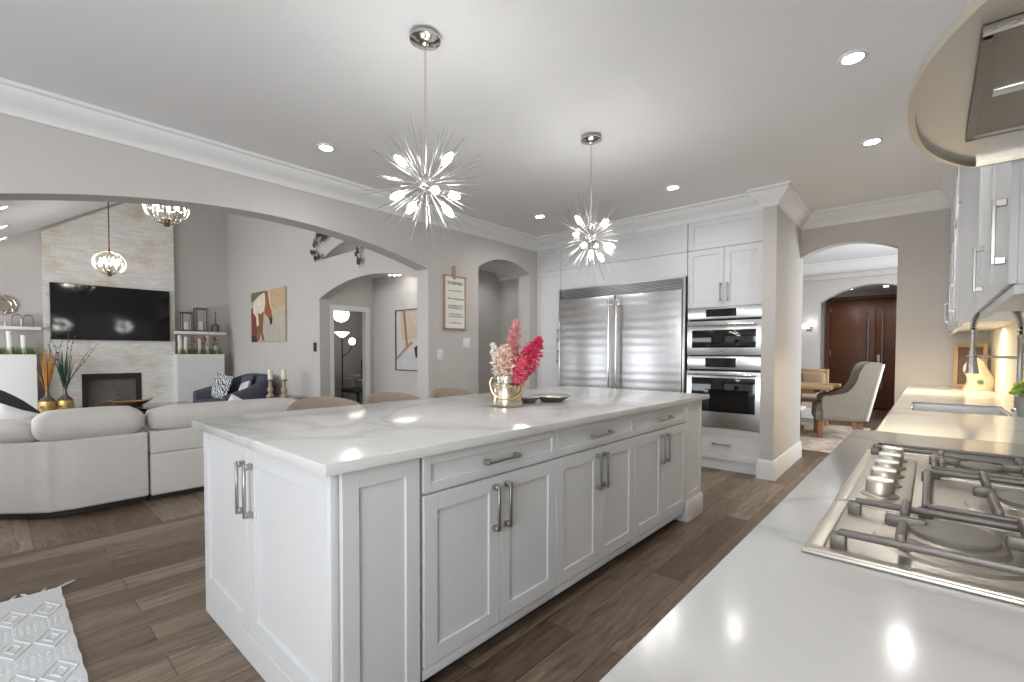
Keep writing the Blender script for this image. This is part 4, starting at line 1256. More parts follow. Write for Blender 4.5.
MB().soft(-5.75, 0.30, 0.395, -5.10, 0.855, 0.47, 0.04, 0.1).build('seat_cushion', CREAM, t)


def pillow(label, loc, rot, w, h, m, group=None, d=0.14):
    M = Matrix.Translation(loc) @ Matrix.Rotation(rot[2], 4, 'Z') @ Matrix.Rotation(rot[0], 4, 'X') @ Matrix.Rotation(rot[1], 4, 'Y')
    n = 14; vs = []; fs = []
    for s_ in (1, -1):
        for i in range(n + 1):
            for j in range(n + 1):
                a, b = 2 * i / n - 1, 2 * j / n - 1
                p = ((1 - a ** 4) * (1 - b ** 4)) ** 0.6
                k = 1 - 0.06 * (1 - abs(a)) * abs(b) - 0.06 * (1 - abs(b)) * abs(a)
                vs.append(M @ Vector((a * w / 2 * k, s_ * d / 2 * p, b * h / 2 * k)))
    k = (n + 1) ** 2
    for s_ in (0, 1):
        for i in range(n):
            for j in range(n):
                q = s_ * k + i * (n + 1) + j
                fs.append([q, q + 1, q + n + 2, q + n + 1])
    b = MB().add(vs, fs)
    bmesh.ops.remove_doubles(b.bm, verts=b.bm.verts[:], dist=1e-5)
    return tag(b.build('throw_pillow', m), label, 'pillow', group)


pillow('cream throw pillow whose corner peeks over the sofa back', (-5.36, 1.72, 0.61), (R(-14), R(32), R(80)), 0.32, 0.30, WHITEF)


# ------------------------------------------------------------------ tub seats
def tub(t, w, d, hb, ha, th, m, hs=0.42, arch=0):
    """U-shaped shell opening to local -Y, back at +d/2; hb/ha height of back and arm front"""
    path = []
    r = min(w / 2, d * 0.62) * 0.9
    n = 12
    for i in range(6): path.append((-w / 2, -d / 2 + (d - r) * i / 6))
    for i in range(n + 1):
        a = PI - (PI / 2) * i / n; path.append((-w / 2 + r + r * math.cos(a), d / 2 - r + r * math.sin(a)))
    for i in range(1, n + 1):
        a = PI / 2 - (PI / 2) * i / n; path.append((w / 2 - r + r * math.cos(a), d / 2 - r + r * math.sin(a)))
    for i in range(5, -1, -1): path.append((w / 2, -d / 2 + (d - r) * i / 6))
    vs = []; fs = []; N = len(path)
    for i, (x, y) in enumerate(path):
        a = Vector(path[max(0, i - 1)]); c = Vector(path[min(N - 1, i + 1)])
        tg = (c - a).normalized(); nr = Vector((-tg.y, tg.x))
        f = (y + d / 2) / d
        h = ha + (hb - ha) * ((1 - (1 - f) ** arch) if arch else f ** 1.15)
        tt = th * (0.85 + 0.3 * f)
        for (o_, z) in ((0, 0.10), (0.02, h * 0.6), (0.012, h - tt * 0.35), (-tt * 0.22, h), (-tt * 0.75, h - 0.006), (-tt, h - tt * 0.4), (-tt, 0.30), (-tt * 0.9, 0.10)):
            vs.append((x + nr.x * o_, y + nr.y * o_, z))
    k = 8
    for i in range(N - 1):
        for j in range(k):
            fs.append([i * k + j, i * k + (j + 1) % k, (i + 1) * k + (j + 1) % k, (i + 1) * k + j])
    fs.append(list(range(k))); fs.append([(N - 1) * k + j for j in range(k)])
    MB().add(vs, fs).build('tub_back', m, t, ang=70)
    MB().soft(-w / 2 + th * 0.9, -d / 2 - 0.02, 0.16, w / 2 - th * 0.9, d / 2 - th * 0.9, hs, 0.06, 0.05).build('seat', m, t)
    for sx in (-1, 1):
        for sy in (-1, 1):
            MB().tube([(sx * (w / 2 - 0.10), sy * (d / 2 - 0.12), 0.16), (sx * (w / 2 - 0.08), sy * (d / 2 - 0.1), 0)], [0.022, 0.014], 8).build('leg', BLACKM, t)


t = thing('loveseat', 'slate blue curved loveseat against the wall under the horse picture', 'loveseat')
tub(t, 1.50, 0.88, 0.86, 0.56, 0.17, NAVY, 0.43)
t.location = (-9.0, 2.86, 0); t.rotation_euler = (0, 0, 0.04)
pillow('dark and white leaf-print pillow on the left end of the blue loveseat', (-9.42, 2.74, 0.63), (R(-16), R(6), R(8)), 0.60, 0.46, LEAF)
pillow('small white and black printed pillow on the right end of the blue loveseat', (-8.62, 2.85, 0.60), (R(-18), R(-8), R(-10)), 0.40, 0.32, mat_pattern('script_print_fabric', (0.06, 0.07, 0.10), (0.62, 0.63, 0.64), 4.0, 'noise', 0.44))
pillow('plain dark blue pillow at the back of the blue loveseat', (-9.02, 3.02, 0.66), (R(-14), 0, 0), 0.42, 0.40, NAVY)
t = thing('tub_armchair', 'charcoal tub armchair at the left edge beyond the sofa corner', 'armchair')
tub(t, 0.86, 0.80, 0.99, 0.515, 0.13, CHAR, 0.40, 2.5)
t.location = (-7.05, -0.02, 0); t.rotation_euler = (0, 0, PI + 0.1)
pillow('white pillow on the corner of the cream sofa by the charcoal armchair', (-5.80, 0.12, 0.62), (R(-10), R(20), R(60)), 0.32, 0.30, WHITEF)

# side table with two candle holders
t = thing('side_table', 'chrome and glass side table between loveseat and hall arch', 'side table', (-7.45, 3.02, 0))
sx0, sx1, sy0, sy1 = -7.75, -7.18, 2.78, 3.28
fr_ = MB()
for x in (sx0, sx1):
    for y in (sy0, sy1): fr_.box(x - 0.012, y - 0.012, 0, x + 0.012, y + 0.012, 0.54)
for z in (0.18, 0.53):
    fr_.box(sx0 - 0.012, sy0 - 0.012, z, sx1 + 0.012, sy0 + 0.012, z + 0.022).box(sx0 - 0.012, sy1 - 0.012, z, sx1 + 0.012, sy1 + 0.012, z + 0.022)
    fr_.box(sx0 - 0.012, sy0, z, sx0 + 0.012, sy1, z + 0.022).box(sx1 - 0.012, sy0, z, sx1 + 0.012, sy1, z + 0.022)
fr_.build('frame', CHROME, t)
MB().box(sx0, sy0, 0.535, sx1, sy1, 0.551).build('tabletop', BLACK, t)
MB().box(sx0, sy0, 0.185, sx1, sy1, 0.2).build('shelf', BLACK, t)
PALEW = mat('weathered_wood', (0.46, 0.37, 0.27), 0.7, var=0.3, vscale=20)
for (x, y, hh, lab) in ((-7.72, 2.93, 0.27, 'turned candle holder on the side table, the nearer to the loveseat'), (-7.50, 3.05, 0.27, 'turned candle holder with dark cup, nearer to the hall arch')):
    t = thing('candle_holder', lab, 'candle holder', (x, y, 0.552), 'candle holders on the side table')
    MB().lathe([(0.06, 0), (0.062, 0.02), (0.035, 0.035), (0.028, 0.06), (0.045, 0.10), (0.04, 0.13), (0.022, 0.16), (0.03, 0.20), (0.022, 0.23), (0.03, 0.25), (0, 0.25)], (x, y, 0.552), 18).build('stem', PALEW, t)
    MB().lathe([(0.03, 0.25), (0.055, 0.258), (0.055, 0.27), (0, 0.27)], (x, y, 0.552), 18).build('cup', BRONZE, t)
    c = MB().lathe([(0.037, 0), (0.037, 0.15), (0.03, 0.155), (0, 0.15)], (x, y, 0.823), 16).build('pillar_candle', WAX)
    tag(c, 'ivory pillar candle on the ' + ('candle holder nearer the loveseat' if x < -7.6 else 'dark-cupped candle holder nearer the hall arch'), 'candle', 'pillar candles on the side table')

# coffee table and bowl
t = thing('coffee_table', 'low dark coffee table beyond the cream sofa', 'coffee table', (-8.3, 1.55, 0))
MB().box(-8.95, 1.05, 0.42, -7.75, 2.1, 0.46, 0.006).build('tabletop', BLACK, t)
for x in (-8.88, -7.82):
    for y in (1.12, 2.03): MB().box(x - 0.03, y - 0.03, 0, x + 0.03, y + 0.03, 0.42, 0.004).build('leg', BLACKM, t)
t = thing('leaf_bowl', 'copper boat-shaped bowl on the dark coffee table', 'bowl', (-8.35, 1.31, 0.461))
vs = []; fs = []; n = 24
for (s_, z) in ((0.10, 0), (0.35, 0.012), (0.75, 0.05), (1.0, 0.095), (0.96, 0.098), (0.7, 0.06), (0.3, 0.022), (0.05, 0.016)):
    for i in range(n):
        a = 2 * PI * i / n; c = math.cos(a)
        vs.append((-8.35 + 0.11 * s_ * math.sin(a), 1.31 + 0.235 * s_ * c * (1 + 0.1 * abs(c)), 0.462 + z + 0.035 * s_ * c * c * c * c))
for r in range(7):
    for i in range(n): fs.append([r * n + i, r * n + (i + 1) % n, (r + 1) * n + (i + 1) % n, (r + 1) * n + i])
fs.append(list(range(n))); fs.append([7 * n + i for i in range(n)])
MB().add(vs, fs).build('bowl_body', COPPER, t)
for i, (x, y, c_) in enumerate([(-8.36, 1.25, COPPER), (-8.33, 1.34, mat('peach_glaze', (0.62, 0.40, 0.28), 0.5)), (-8.37, 1.40, GOLD)]):
    tag(MB().ball((x, y, 0.515), 0.042, (1, 1, 0.95)).build('decor_ball', c_), ['copper decorative ball in the boat-shaped bowl, left', 'peach decorative ball in the middle of the boat-shaped bowl', 'gold decorative ball in the boat-shaped bowl, right'][i], 'decorative ball', 'balls in the copper bowl')

# ------------------------------------------------------------------ fireplace wall
t = thing('television', 'large black flat television mounted on the stone chimney wall', 'television', (-11.0, 1.51, 1.95))
MB().box(-11.038, 0.683, 1.455, -10.985, 2.335, 2.415, 0.004).build('case', BLACKM, t)
MB().box(-10.9855, 0.693, 1.468, -10.982, 2.325, 2.405).build('screen', BLACK, t)
t = thing('fireplace', 'black framed gas fireplace set low in the stone wall', 'fireplace', (-11.0, 1.475, 0))
f = MB(); f.box(-11.10, 1.062, 0.0, -11.03, 1.135, 0.858).box(-11.10, 1.815, 0.0, -11.03, 1.888, 0.858).box(-11.10, 1.135, 0.77, -11.03, 1.815, 0.858).box(-11.10, 1.135, 0, -11.03, 1.815, 0.17)
f.build('surround', BLACKM, t)
MB().box(-11.152, 1.07, 0.02, -11.145, 1.88, 0.85).build('firebox', mat('firebox_brick', (0.55, 0.47, 0.40), 0.8, var=0.4, vscale=9), t)
for i, (y, z, a) in enumerate([(1.35, 0.27, 0.1), (1.60, 0.27, -0.15), (1.46, 0.36, 0.5), (1.52, 0.33, -0.4)]):
    MB().tube([(-11.12, y - 0.17 * math.cos(a), z - 0.1 * math.sin(a)), (-11.12, y + 0.17 * math.cos(a), z + 0.1 * math.sin(a))], 0.03, 8).build('ceramic_log', mat('ceramic_log', (0.60, 0.42, 0.28), 0.9, var=0.4, vscale=15), t)
MB().box(-11.075, 1.13, 0.165, -11.07, 1.82, 0.775).build('glass', mat('smoked_glass', (0.10, 0.10, 0.10), 0.06, alpha=0.3), t)
ME = []
for (y0, y1, lab, lab2) in ((2.39, 3.19, 'white box planter of grass right of the fireplace', 'white floating shelf above the right planter'),
                            (-0.40, 0.50, 'white box planter of grass left of the fireplace', 'white floating shelf above the left planter')):
    t = thing('box_planter', lab, 'planter', (-10.92, (y0 + y1) / 2, 0), 'white planters beside the fireplace')
    b = MB(); xa, xb = -11.135, -10.74
    b.box(xa, y0 + 0.02, 0, xa + 0.02, y1 - 0.02, 1.205).box(xb - 0.02, y0 + 0.02, 0, xb, y1 - 0.02, 1.205).box(xa, y0, 0, xb, y0 + 0.02, 1.205).box(xa, y1 - 0.02, 0, xb, y1, 1.205).box(xa + 0.02, y0 + 0.02, 1.10, xb - 0.02, y1 - 0.02, 1.15)
    b.build('box', TRIM, t)
    g = MB(); q = random.Random(int(y0 * 10))
    for i in range(700):
        x, y = q.uniform(xa + 0.03, xb - 0.03), q.uniform(y0 + 0.02, y1 - 0.02); h_ = q.uniform(0.11, 0.21); a = q.uniform(0, 6.3); l = q.uniform(0, 0.04)
        dx, dy = 0.006 * math.cos(a), 0.006 * math.sin(a)
        g.add([(x - dx, y - dy, 1.148), (x + dx, y + dy, 1.148), (x + l * math.cos(a * 2), y + l * math.sin(a * 2), 1.15 + h_), (x + dy, y - dx, 1.148)], [[0, 1, 2], [1, 3, 2], [3, 0, 2], [0, 3, 1]])
    o = g.build('grass', GRASSG, t, smooth=False); o['kind'] = 'stuff'
    tag(MB().box(-11.158, y0 + 0.01, 1.60, -10.845, y1 + 0.07, 1.655, 0.004).build('floating_shelf', TRIM), lab2, 'shelf', 'floating shelves by the fireplace')
# birch logs standing in the grass
LOGS = [(2.45, 0.034, 'birch log standing in the right planter, first from the stone wall'), (2.57, 0.034, 'birch log standing in the right planter, second from the stone wall'),
        (2.78, 0.032, 'birch log in the middle of the right planter'), (2.93, 0.034, 'birch log standing in the right planter, second from the corner'), (3.08, 0.03, 'birch log standing in the right planter, nearest the corner'),
        (0.36, 0.036, 'birch log standing in the left planter, nearest the stone wall'), (0.20, 0.036, 'birch log standing in the left planter, second from the stone wall'), (0.06, 0.032, 'birch log in the left planter, at the left edge of view')]
for i, (y, r, lab) in enumerate(LOGS):
    q = random.Random(i)
    t = thing('birch_log', lab, 'log', (-10.86, y, 1.151), 'birch logs in the planters')
    a = q.uniform(-0.02, 0.02)
    MB().tube([(-10.86, y, 1.151), (-10.86, y + a, 1.36), (-10.86, y + 0.5 * a, 1.575 - 0.03 * (i % 3))], [r, r * 0.95, r], 14).build('bark', BIRCH, t)
    MB().lathe([(0, 0), (r * 0.86, 0.0), (r * 0.86, 0.003), (0, 0.003)], (-10.86, y + 0.5 * a, 1.573 - 0.03 * (i % 3)), 14).build('cut_end', PALEW, t)
for i, (y, lab) in enumerate([(2.63, 'brown dried flower spray among the right planter logs, nearer the stone'), (2.84, 'brown dried flower spray in the middle of the right planter'), (3.02, 'brown dried flower spray in the right planter, nearer the corner')]):
    t = plume(lab, ('berry', (0.30, 0.12, 0.09)), (-10.80, y + 0.02, 1.56), (-10.80, y, 1.151), 0.07, 60, 20 + i, 'dried_flower_spray', 0.018, 0.7)
    t['group'] = 'dried sprays in the right planter'


def lantern(y, h, w, lab, zb=1.656):
    t = thing('candle_lantern', lab, 'lantern', (-10.98, y, zb), 'lanterns on the right shelf')
    b = MB(); a = w / 2; x = -10.98
    for sx in (-a, a):
        for sy in (-a, a): b.box(x + sx - 0.008, y + sy - 0.008, zb, x + sx + 0.008, y + sy + 0.008, zb + h)
    b.box(x - a - 0.01, y - a - 0.01, zb, x + a + 0.01, y + a + 0.01, zb + 0.03).box(x - a - 0.012, y - a - 0.012, zb + h - 0.035, x + a + 0.012, y + a + 0.012, zb + h)
    b.build('frame', BRONZE, t)
    for (p0, p1) in (((-a, -a), (a, -a)), ((-a, a), (a, a)), ((-a, -a), (-a, a)), ((a, -a), (a, a))):
        MB().box(x + p0[0] - 0.001, y + p0[1] - 0.001, zb + 0.03, x + p1[0] + 0.001, y + p1[1] + 0.001, zb + h - 0.035).build('glass_pane', GLASS, t)
    c = MB().lathe([(0.04, 0), (0.04, h * 0.38), (0, h * 0.38)], (x, y, zb + 0.031), 14).build('pillar_candle', WAX)
    tag(c, 'white candle inside the ' + ('taller' if h > 0.4 else 'shorter') + ' lantern on the right shelf', 'candle', 'candles inside the lanterns')


lantern(2.60, 0.38, 0.15, 'shorter dark metal candle lantern on the right shelf')
lantern(2.84, 0.475, 0.17, 'taller dark metal candle lantern on the right shelf')
t = thing('cloche_ornament', 'dark bell-shaped ornament with tall spire on the right shelf', 'ornament', (-10.96, 3.10, 1.656))
MB().lathe([(0.07, 0), (0.07, 0.11), (0.06, 0.145), (0.03, 0.17), (0.012, 0.18), (0, 0.18)], (-10.96, 3.10, 1.656), 18).build('bell', BRONZE, t)
MB().tube([(-10.96, 3.10, 1.83), (-10.96, 3.10, 2.05)], [0.011, 0.008], 8).ball((-10.96, 3.10, 2.06), 0.016).build('spire', BRONZE, t)
t = thing('wire_ornament', 'small twin-arched wire candle frame on the left shelf', 'ornament', (-10.98, 0.37, 1.656))
w_ = MB()
for y in (0.30, 0.43):
    pts = [(-10.98, y - 0.055, 1.658)] + [(-10.98, y - 0.055 * math.cos(PI * i / 8), 1.80 + 0.05 * math.sin(PI * i / 8)) for i in range(9)] + [(-10.98, y + 0.055, 1.658)]
    w_.tube(pts, 0.006, 6); w_.tube([(p[0] - 0.08, p[1], p[2]) for p in pts], 0.006, 6)
    w_.tube([(-11.06, y, 1.85), (-10.98, y, 1.85)], 0.005, 6)
w_.box(-11.07, 0.235, 1.656, -10.97, 0.495, 1.664)
w_.build('wire_frame', BRONZE, t)
MB().lathe([(0.03, 0), (0.03, 0.11), (0, 0.11)], (-11.02, 0.365, 1.665), 12).build('glass_cup', mat('frosted_cup', (0.7, 0.72, 0.72), 0.2), t)
tag(MB().tube([(-10.98, 0.17, 1.656), (-10.98, 0.17, 1.74)], 0.008, 8).tube([(-10.98, 0.14, 1.72), (-10.98, 0.20, 1.72)], 0.006, 6).lathe([(0.035, 0), (0.035, 0.008), (0, 0.01)], (-10.98, 0.17, 1.656), 12).build('candlestick', NICKEL),
    'tiny grey candlestick on the left shelf', 'candlestick')
t = thing('wall_mirror', 'round mirror in a faceted gold wire frame above the left shelf', 'mirror', (-11.14, 0.16, 2.0))
MB().lathe([(0, 0), (0.085, 0), (0.085, 0.008), (0, 0.008)], (-11.155, 0.16, 2.0), 20, Matrix.Rotation(R(90), 4, 'Y')).build('glass', mat('mirror_silver', (0.62, 0.60, 0.56), 0.06, 1.0), t)
w_ = MB()
pr = [(-11.13, 0.16 + 0.15 * math.cos(PI * i / 4), 2.0 + 0.15 * math.sin(PI * i / 4)) for i in range(8)]
pi_ = [(-11.12, 0.16 + 0.095 * math.cos(PI * i / 4 + 0.39), 2.0 + 0.095 * math.sin(PI * i / 4 + 0.39)) for i in range(8)]
w_.tube(pr, 0.012, 6, closed=True); w_.tube(pi_, 0.012, 6, closed=True)
for i in range(8): w_.tube([pr[i], pi_[i]], 0.008, 6); w_.tube([pr[(i + 1) % 8], pi_[i]], 0.008, 6)
w_.build('frame', mat('champagne_metal', (0.62, 0.54, 0.42), 0.3, 1.0), t)

# floor vases with dried stems
for i, (y, lab, c1, lab2, dark) in enumerate([(0.60, 'gold banded floor vase with thin neck, left of the pair', (0.50, 0.24, 0.05), 'bunch of orange dried grasses in the left floor vase', 0),
                                             (0.81, 'gold banded floor vase with thin neck, closer to the fireplace', (0.03, 0.09, 0.05), 'bunch of dark green reeds and bare twigs in the right floor vase', 1)]):
    x = -10.55
    t = thing('floor_vase', lab, 'vase', (x, y, 0), 'floor vases by the fireplace')
    MB().lathe([(0.05, 0), (0.055, 0.02), (0.07, 0.17), (0.10, 0.33), (0.108, 0.40), (0.10, 0.455)], (x, y, 0), 28).build('body', GOLDM, t)
    MB().lathe([(0.10, 0.455), (0.08, 0.49), (0.045, 0.525), (0.028, 0.55), (0.022, 0.61), (0.024, 0.67), (0.019, 0.67), (0.016, 0.58), (0.016, 0.52)], (x, y, 0), 28).build('neck', BRONZE, t)
    t2 = thing('dried_bouquet', lab2, 'dried stems', (x, y, 0.5), 'dried stems in the floor vases')
    q = random.Random(40 + i)
    for k in range(34):
        a = q.uniform(0, 2 * PI); s_ = q.uniform(0.03, 0.13); L_ = q.uniform(0.35, 0.68)
        m_ = mat('stem_%d' % i, c1, 0.8, var=0.3)
        MB().tube([(x, y, 0.56), (x + 0.2 * s_ * math.cos(a), y + 0.2 * s_ * math.sin(a), 0.66), (x + 0.65 * s_ * math.cos(a), y + 0.65 * s_ * math.sin(a), 0.64 + L_ * 0.6), (x + s_ * math.cos(a), y + s_ * math.sin(a) , 0.64 + L_)], [0.004, 0.005, 0.0055, 0.002], 5).build('stem', m_, t2)
    for k, (dy, zt) in enumerate([(-0.10, 1.30), (0.13, 1.32), (0.20, 1.45), (0.06, 1.52)] if i == 0 else [(0.05, 1.55), (-0.14, 1.45), (0.42, 1.38), (0.32, 1.30), (0.12, 1.50), (-0.2, 1.36)]):
        tw = MB(); pts = []
        for s_ in range(9):
            f = s_ / 8
            pts.append((x + 0.02 * math.sin(f * 5 + k), y + dy * f ** 1.3 + 0.008 * math.sin(f * 9 + k), 0.58 + (zt - 0.58) * f))
        tw.tube(pts, [0.005] * 5 + [0.004] * 3 + [0.002], 5)
        for s_ in (5, 6, 7, 8):
            tw.ball((pts[s_][0], pts[s_][1] + 0.01, pts[s_][2]), 0.011, (0.6, 0.6, 1.4), 6, 4)
        tw.build('twig', mat('grey_twig', (0.14, 0.12, 0.13), 0.9), t2)


# ------------------------------------------------------------------ orb chandeliers
def make_orb():
    t = thing('orb_chandelier', '', 'chandelier')
    w_ = MB(); r = 0.21
    for i in range(6):
        a = PI * i / 6
        w_.tube([(r * 0.96 * math.cos(a) * math.sin(2 * PI * k / 28), r * 0.96 * math.sin(a) * math.sin(2 * PI * k / 28), r * 0.84 * math.cos(2 * PI * k / 28)) for k in range(28)], 0.0055, 6, closed=True)
    w_.tube([(r * 0.96 * math.cos(2 * PI * k / 28), r * 0.96 * math.sin(2 * PI * k / 28), 0) for k in range(28)], 0.006, 6, closed=True)
    w_.build('orb_cage', mat('champagne_wire', (0.72, 0.66, 0.56), 0.25, 1.0), t)
    MB().lathe([(0, -0.21), (0.03, -0.20), (0.02, -0.17), (0.04, -0.13), (0.012, -0.10), (0.012, 0.21), (0, 0.21)], (0, 0, 0), 14).build('column', BRONZE, t)
    for i in range(6):
        a = 2 * PI * i / 6 + 0.3; x, y = 0.10 * math.cos(a), 0.10 * math.sin(a)
        c = MB().tube([(0.01 * math.cos(a), 0.01 * math.sin(a), -0.12), (0.6 * x, 0.6 * y, -0.14), (x, y, -0.10)], 0.005, 6).lathe([(0.016, 0), (0.016, 0.085), (0, 0.085)], (x, y, -0.10), 10).build('candle_arm', NICKEL, t)
        MB().lathe([(0.008, 0), (0.019, 0.02), (0.017, 0.045), (0.004, 0.08), (0, 0.082)], (x, y, -0.014), 10).build('bulb', BULBC, c)
    return t


orb = make_orb()
orb.location = (-9.4, 1.245, 2.61)
orb['label'] = 'small orb chandelier hanging before the stone wall above the television'; orb['group'] = 'orb chandeliers in the living room'
orb2 = dup(orb, (-6.4, 1.345, 2.87), 0.4, 'nearer orb chandelier partly hidden by the wide kitchen arch', 'orb chandeliers in the living room', (1.06, 1.06, 1.06))
for o, x, y, z0, zt in ((orb, -9.4, 1.245, 2.8, 3.74), (orb2, -6.4, 1.345, 3.07, 3.8)):
    rd = MB().tube([(0, 0, z0 - o.location.z), (0, 0, zt - o.location.z - 0.03)], 0.008, 8).lathe([(0, 0.0), (0.06, 0), (0.06, -0.03), (0, -0.03)], (0, 0, zt - o.location.z), 16)
    r_ = rd.build('rod', BRONZE); r_.parent = o

# ------------------------------------------------------------------ pictures
def poly_art(F, shapes, base, name, parent, n0=0.0):
    b = MB(F); ms = [base[1]]
    b.box(base[0][0], n0, base[0][1], base[0][2], n0 + 0.004, base[0][3])
    for i, (m_, pts) in enumerate(shapes):
        if m_ not in ms: ms.append(m_)
        b.mi = ms.index(m_)
        b.prism(pts, n0 + 0.0035, n0 + 0.0046 + 0.0005 * i, 'xz')
    return b.build(name, ms, parent, smooth=False)


t = thing('horse_picture', 'large canvas of a brown and white horse on the living-room wall', 'picture', (-8.95, 3.37, 1.9))
hx0, hx1, hz0, hz1 = -9.74, -8.21, 1.44, 2.375
MB().box(hx0, 3.368, hz0, hx1, 3.399, hz1, 0.002).build('canvas', mat('canvas_edge', (0.50, 0.42, 0.32), 0.8), t)
A = lambda n, c: mat('art_' + n, c, 0.85, var=0.22, vscale=9)
def hp(l): return [(hx0 + (hx1 - hx0) * u, hz0 + (hz1 - hz0) * v) for u, v in l]
sh = [(A('sand', (0.56, 0.45, 0.32)), hp([(0.02, 0.5), (0.99, 0.55), (0.99, 0.99), (0.02, 0.99)])),
      (A('mist', (0.45, 0.42, 0.38)), hp([(0.30, 0.02), (0.86, 0.02), (0.80, 0.30), (0.55, 0.33), (0.35, 0.25)])),
      (A('ochre', (0.52, 0.39, 0.22)), hp([(0.56, 0.72), (0.75, 0.60), (0.99, 0.66), (0.99, 0.99), (0.62, 0.99)])),
      (A('olive', (0.17, 0.15, 0.09)), hp([(0.0, 0.80), (0.10, 0.84), (0.28, 0.93), (0.46, 0.97), (0.46, 0.995), (0.0, 0.995)])),
      (A('maroon', (0.20, 0.05, 0.05)), hp([(0.0, 0.02), (0.16, 0.02), (0.20, 0.30), (0.16, 0.62), (0.05, 0.70), (0.0, 0.66)])),
      (A('brown', (0.24, 0.10, 0.045)), hp([(0.18, 0.62), (0.40, 0.66), (0.38, 0.42), (0.36, 0.20), (0.42, 0.02), (0.36, 0.02), (0.30, 0.18), (0.24, 0.02), (0.18, 0.02), (0.20, 0.35)])),
      (A('white', (0.74, 0.66, 0.55)), hp([(0.06, 0.60), (0.08, 0.76), (0.20, 0.88), (0.38, 0.95), (0.46, 0.93), (0.45, 0.74), (0.40, 0.60), (0.30, 0.55), (0.22, 0.58), (0.25, 0.34), (0.18, 0.30), (0.16, 0.5)])),
      (A('chestnut', (0.34, 0.10, 0.04)), hp([(0.44, 0.97), (0.53, 0.97), (0.58, 0.80), (0.64, 0.55), (0.65, 0.42), (0.58, 0.40), (0.50, 0.50), (0.42, 0.56), (0.46, 0.76)])),
      (A('blaze', (0.72, 0.62, 0.52)), hp([(0.53, 0.95), (0.57, 0.92), (0.63, 0.66), (0.62, 0.60), (0.58, 0.74)])),
      (A('muzzle', (0.03, 0.025, 0.025)), hp([(0.58, 0.46), (0.66, 0.46), (0.64, 0.33), (0.59, 0.32)])),
      (A('black', (0.04, 0.035, 0.03)), hp([(0.0, 0.0), (0.20, 0.0), (0.16, 0.10), (0.0, 0.14)]))]
FHs = frame((0, 3.368, 0), (1, 0, 0), (0, -1, 0))
poly_art(FHs, sh, ((hx0 + .005, hz0 + .005, hx1 - .005, hz1 - .005), A('ground', (0.50, 0.43, 0.34))), 'print', t)

t = thing('abstract_picture', 'abstract tan and grey picture in thin dark frame in the hall', 'picture', (-5.95, 4.33, 1.44))
ax0, ax1, az0, az1 = -6.37, -5.40, 0.965, 1.915
b = MB(); b.box(ax0, 4.315, az0, ax0 + 0.012, 4.344, az1).box(ax1 - 0.012, 4.315, az0, ax1, 4.344, az1).box(ax0, 4.315, az0, ax1, 4.344, az0 + 0.012).box(ax0, 4.315, az1 - 0.012, ax1, 4.344, az1)
b.build('frame', BLACKM, t)
def ap(l): return [(ax0 + (ax1 - ax0) * u, az0 + (az1 - az0) * v) for u, v in l]
sh = [(A('taupe', (0.55, 0.46, 0.37)), ap([(0.15, 0.5), (0.98, 0.55), (0.98, 0.98), (0.12, 0.98)])),
      (A('palegrey', (0.55, 0.55, 0.58)), ap([(0.02, 0.02), (0.98, 0.02), (0.98, 0.30), (0.35, 0.36), (0.02, 0.22)])),
      (A('bronze', (0.30, 0.17, 0.08)), ap([(0.19, 0.98), (0.26, 0.98), (0.30, 0.62), (0.33, 0.40), (0.28, 0.40), (0.25, 0.62)])),
      (A('rust', (0.42, 0.26, 0.14)), ap([(0.02, 0.22), (0.02, 0.16), (0.28, 0.34), (0.48, 0.45), (0.40, 0.48), (0.25, 0.38)])),
      (A('ink', (0.03, 0.03, 0.03)), ap([(0.50, 0.38), (0.70, 0.46), (0.98, 0.52), (0.98, 0.46), (0.72, 0.42), (0.62, 0.36), (0.56, 0.20), (0.53, 0.22)]))]
poly_art(frame((0, 4.335, 0), (1, 0, 0), (0, -1, 0)), sh, ((ax0 + .01, az0 + .01, ax1 - .01, az1 - .01), A('linen', (0.60, 0.55, 0.50))), 'print', t)


# ------------------------------------------------------------------ hanging greenery by the plant ledge
def vine(lab, pts, n, seed, spread):
    t = thing('hanging_vine', lab, 'hanging plant', pts[0][0], 'vines by the high ledge')
    q = random.Random(seed)
    s_ = MB(); f = MB()
    for ln in pts: s_.tube(ln, 0.004, 5)
    s_.build('stem', mat('vine_stem', (0.16, 0.13, 0.06), 0.8), t)
    for ln in pts:
        for k in range(len(ln) - 1):
            for i in range(n):
                c = Vector(ln[k]).lerp(Vector(ln[k + 1]), q.random()) + Vector((q.uniform(-spread, spread), q.uniform(-0.03, 0), q.uniform(-spread, spread) * 0.6))
                f.ball(c, 0.024, (1, 0.3, 1.5), 7, 5, Matrix.Rotation(q.uniform(-1, 1), 4, 'Y') @ Matrix.Rotation(q.uniform(-0.6, 0.6), 4, 'Z'))
    f.build('leaves', GREENL, t)


yv = 3.36
vine('bushy green vine trailing on the upper wall left of the ledge', [[(-6.80, yv + .035, 3.02), (-6.93, yv, 3.06), (-7.0, yv, 2.97), (-7.12, yv, 2.84), (-7.08, yv, 2.72), (-7.02, yv, 2.66)],
                                                      [(-6.80, yv + .035, 3.02), (-6.75, yv, 2.98), (-6.80, yv, 2.9)], [(-6.93, yv, 3.06), (-6.80, yv, 3.04), (-6.72, yv, 2.93)], [(-7.02, yv, 2.66), (-6.92, yv, 2.76)]], 4, 3, 0.06)
vine('thin green vine dangling from the high ledge over the hall arch', [[(-5.80, yv + .06, 2.675), (-5.81, yv, 2.66), (-5.86, yv, 2.58), (-5.84, yv, 2.52), (-5.77, yv, 2.47), (-5.79, yv, 2.40)]], 2, 8, 0.04)

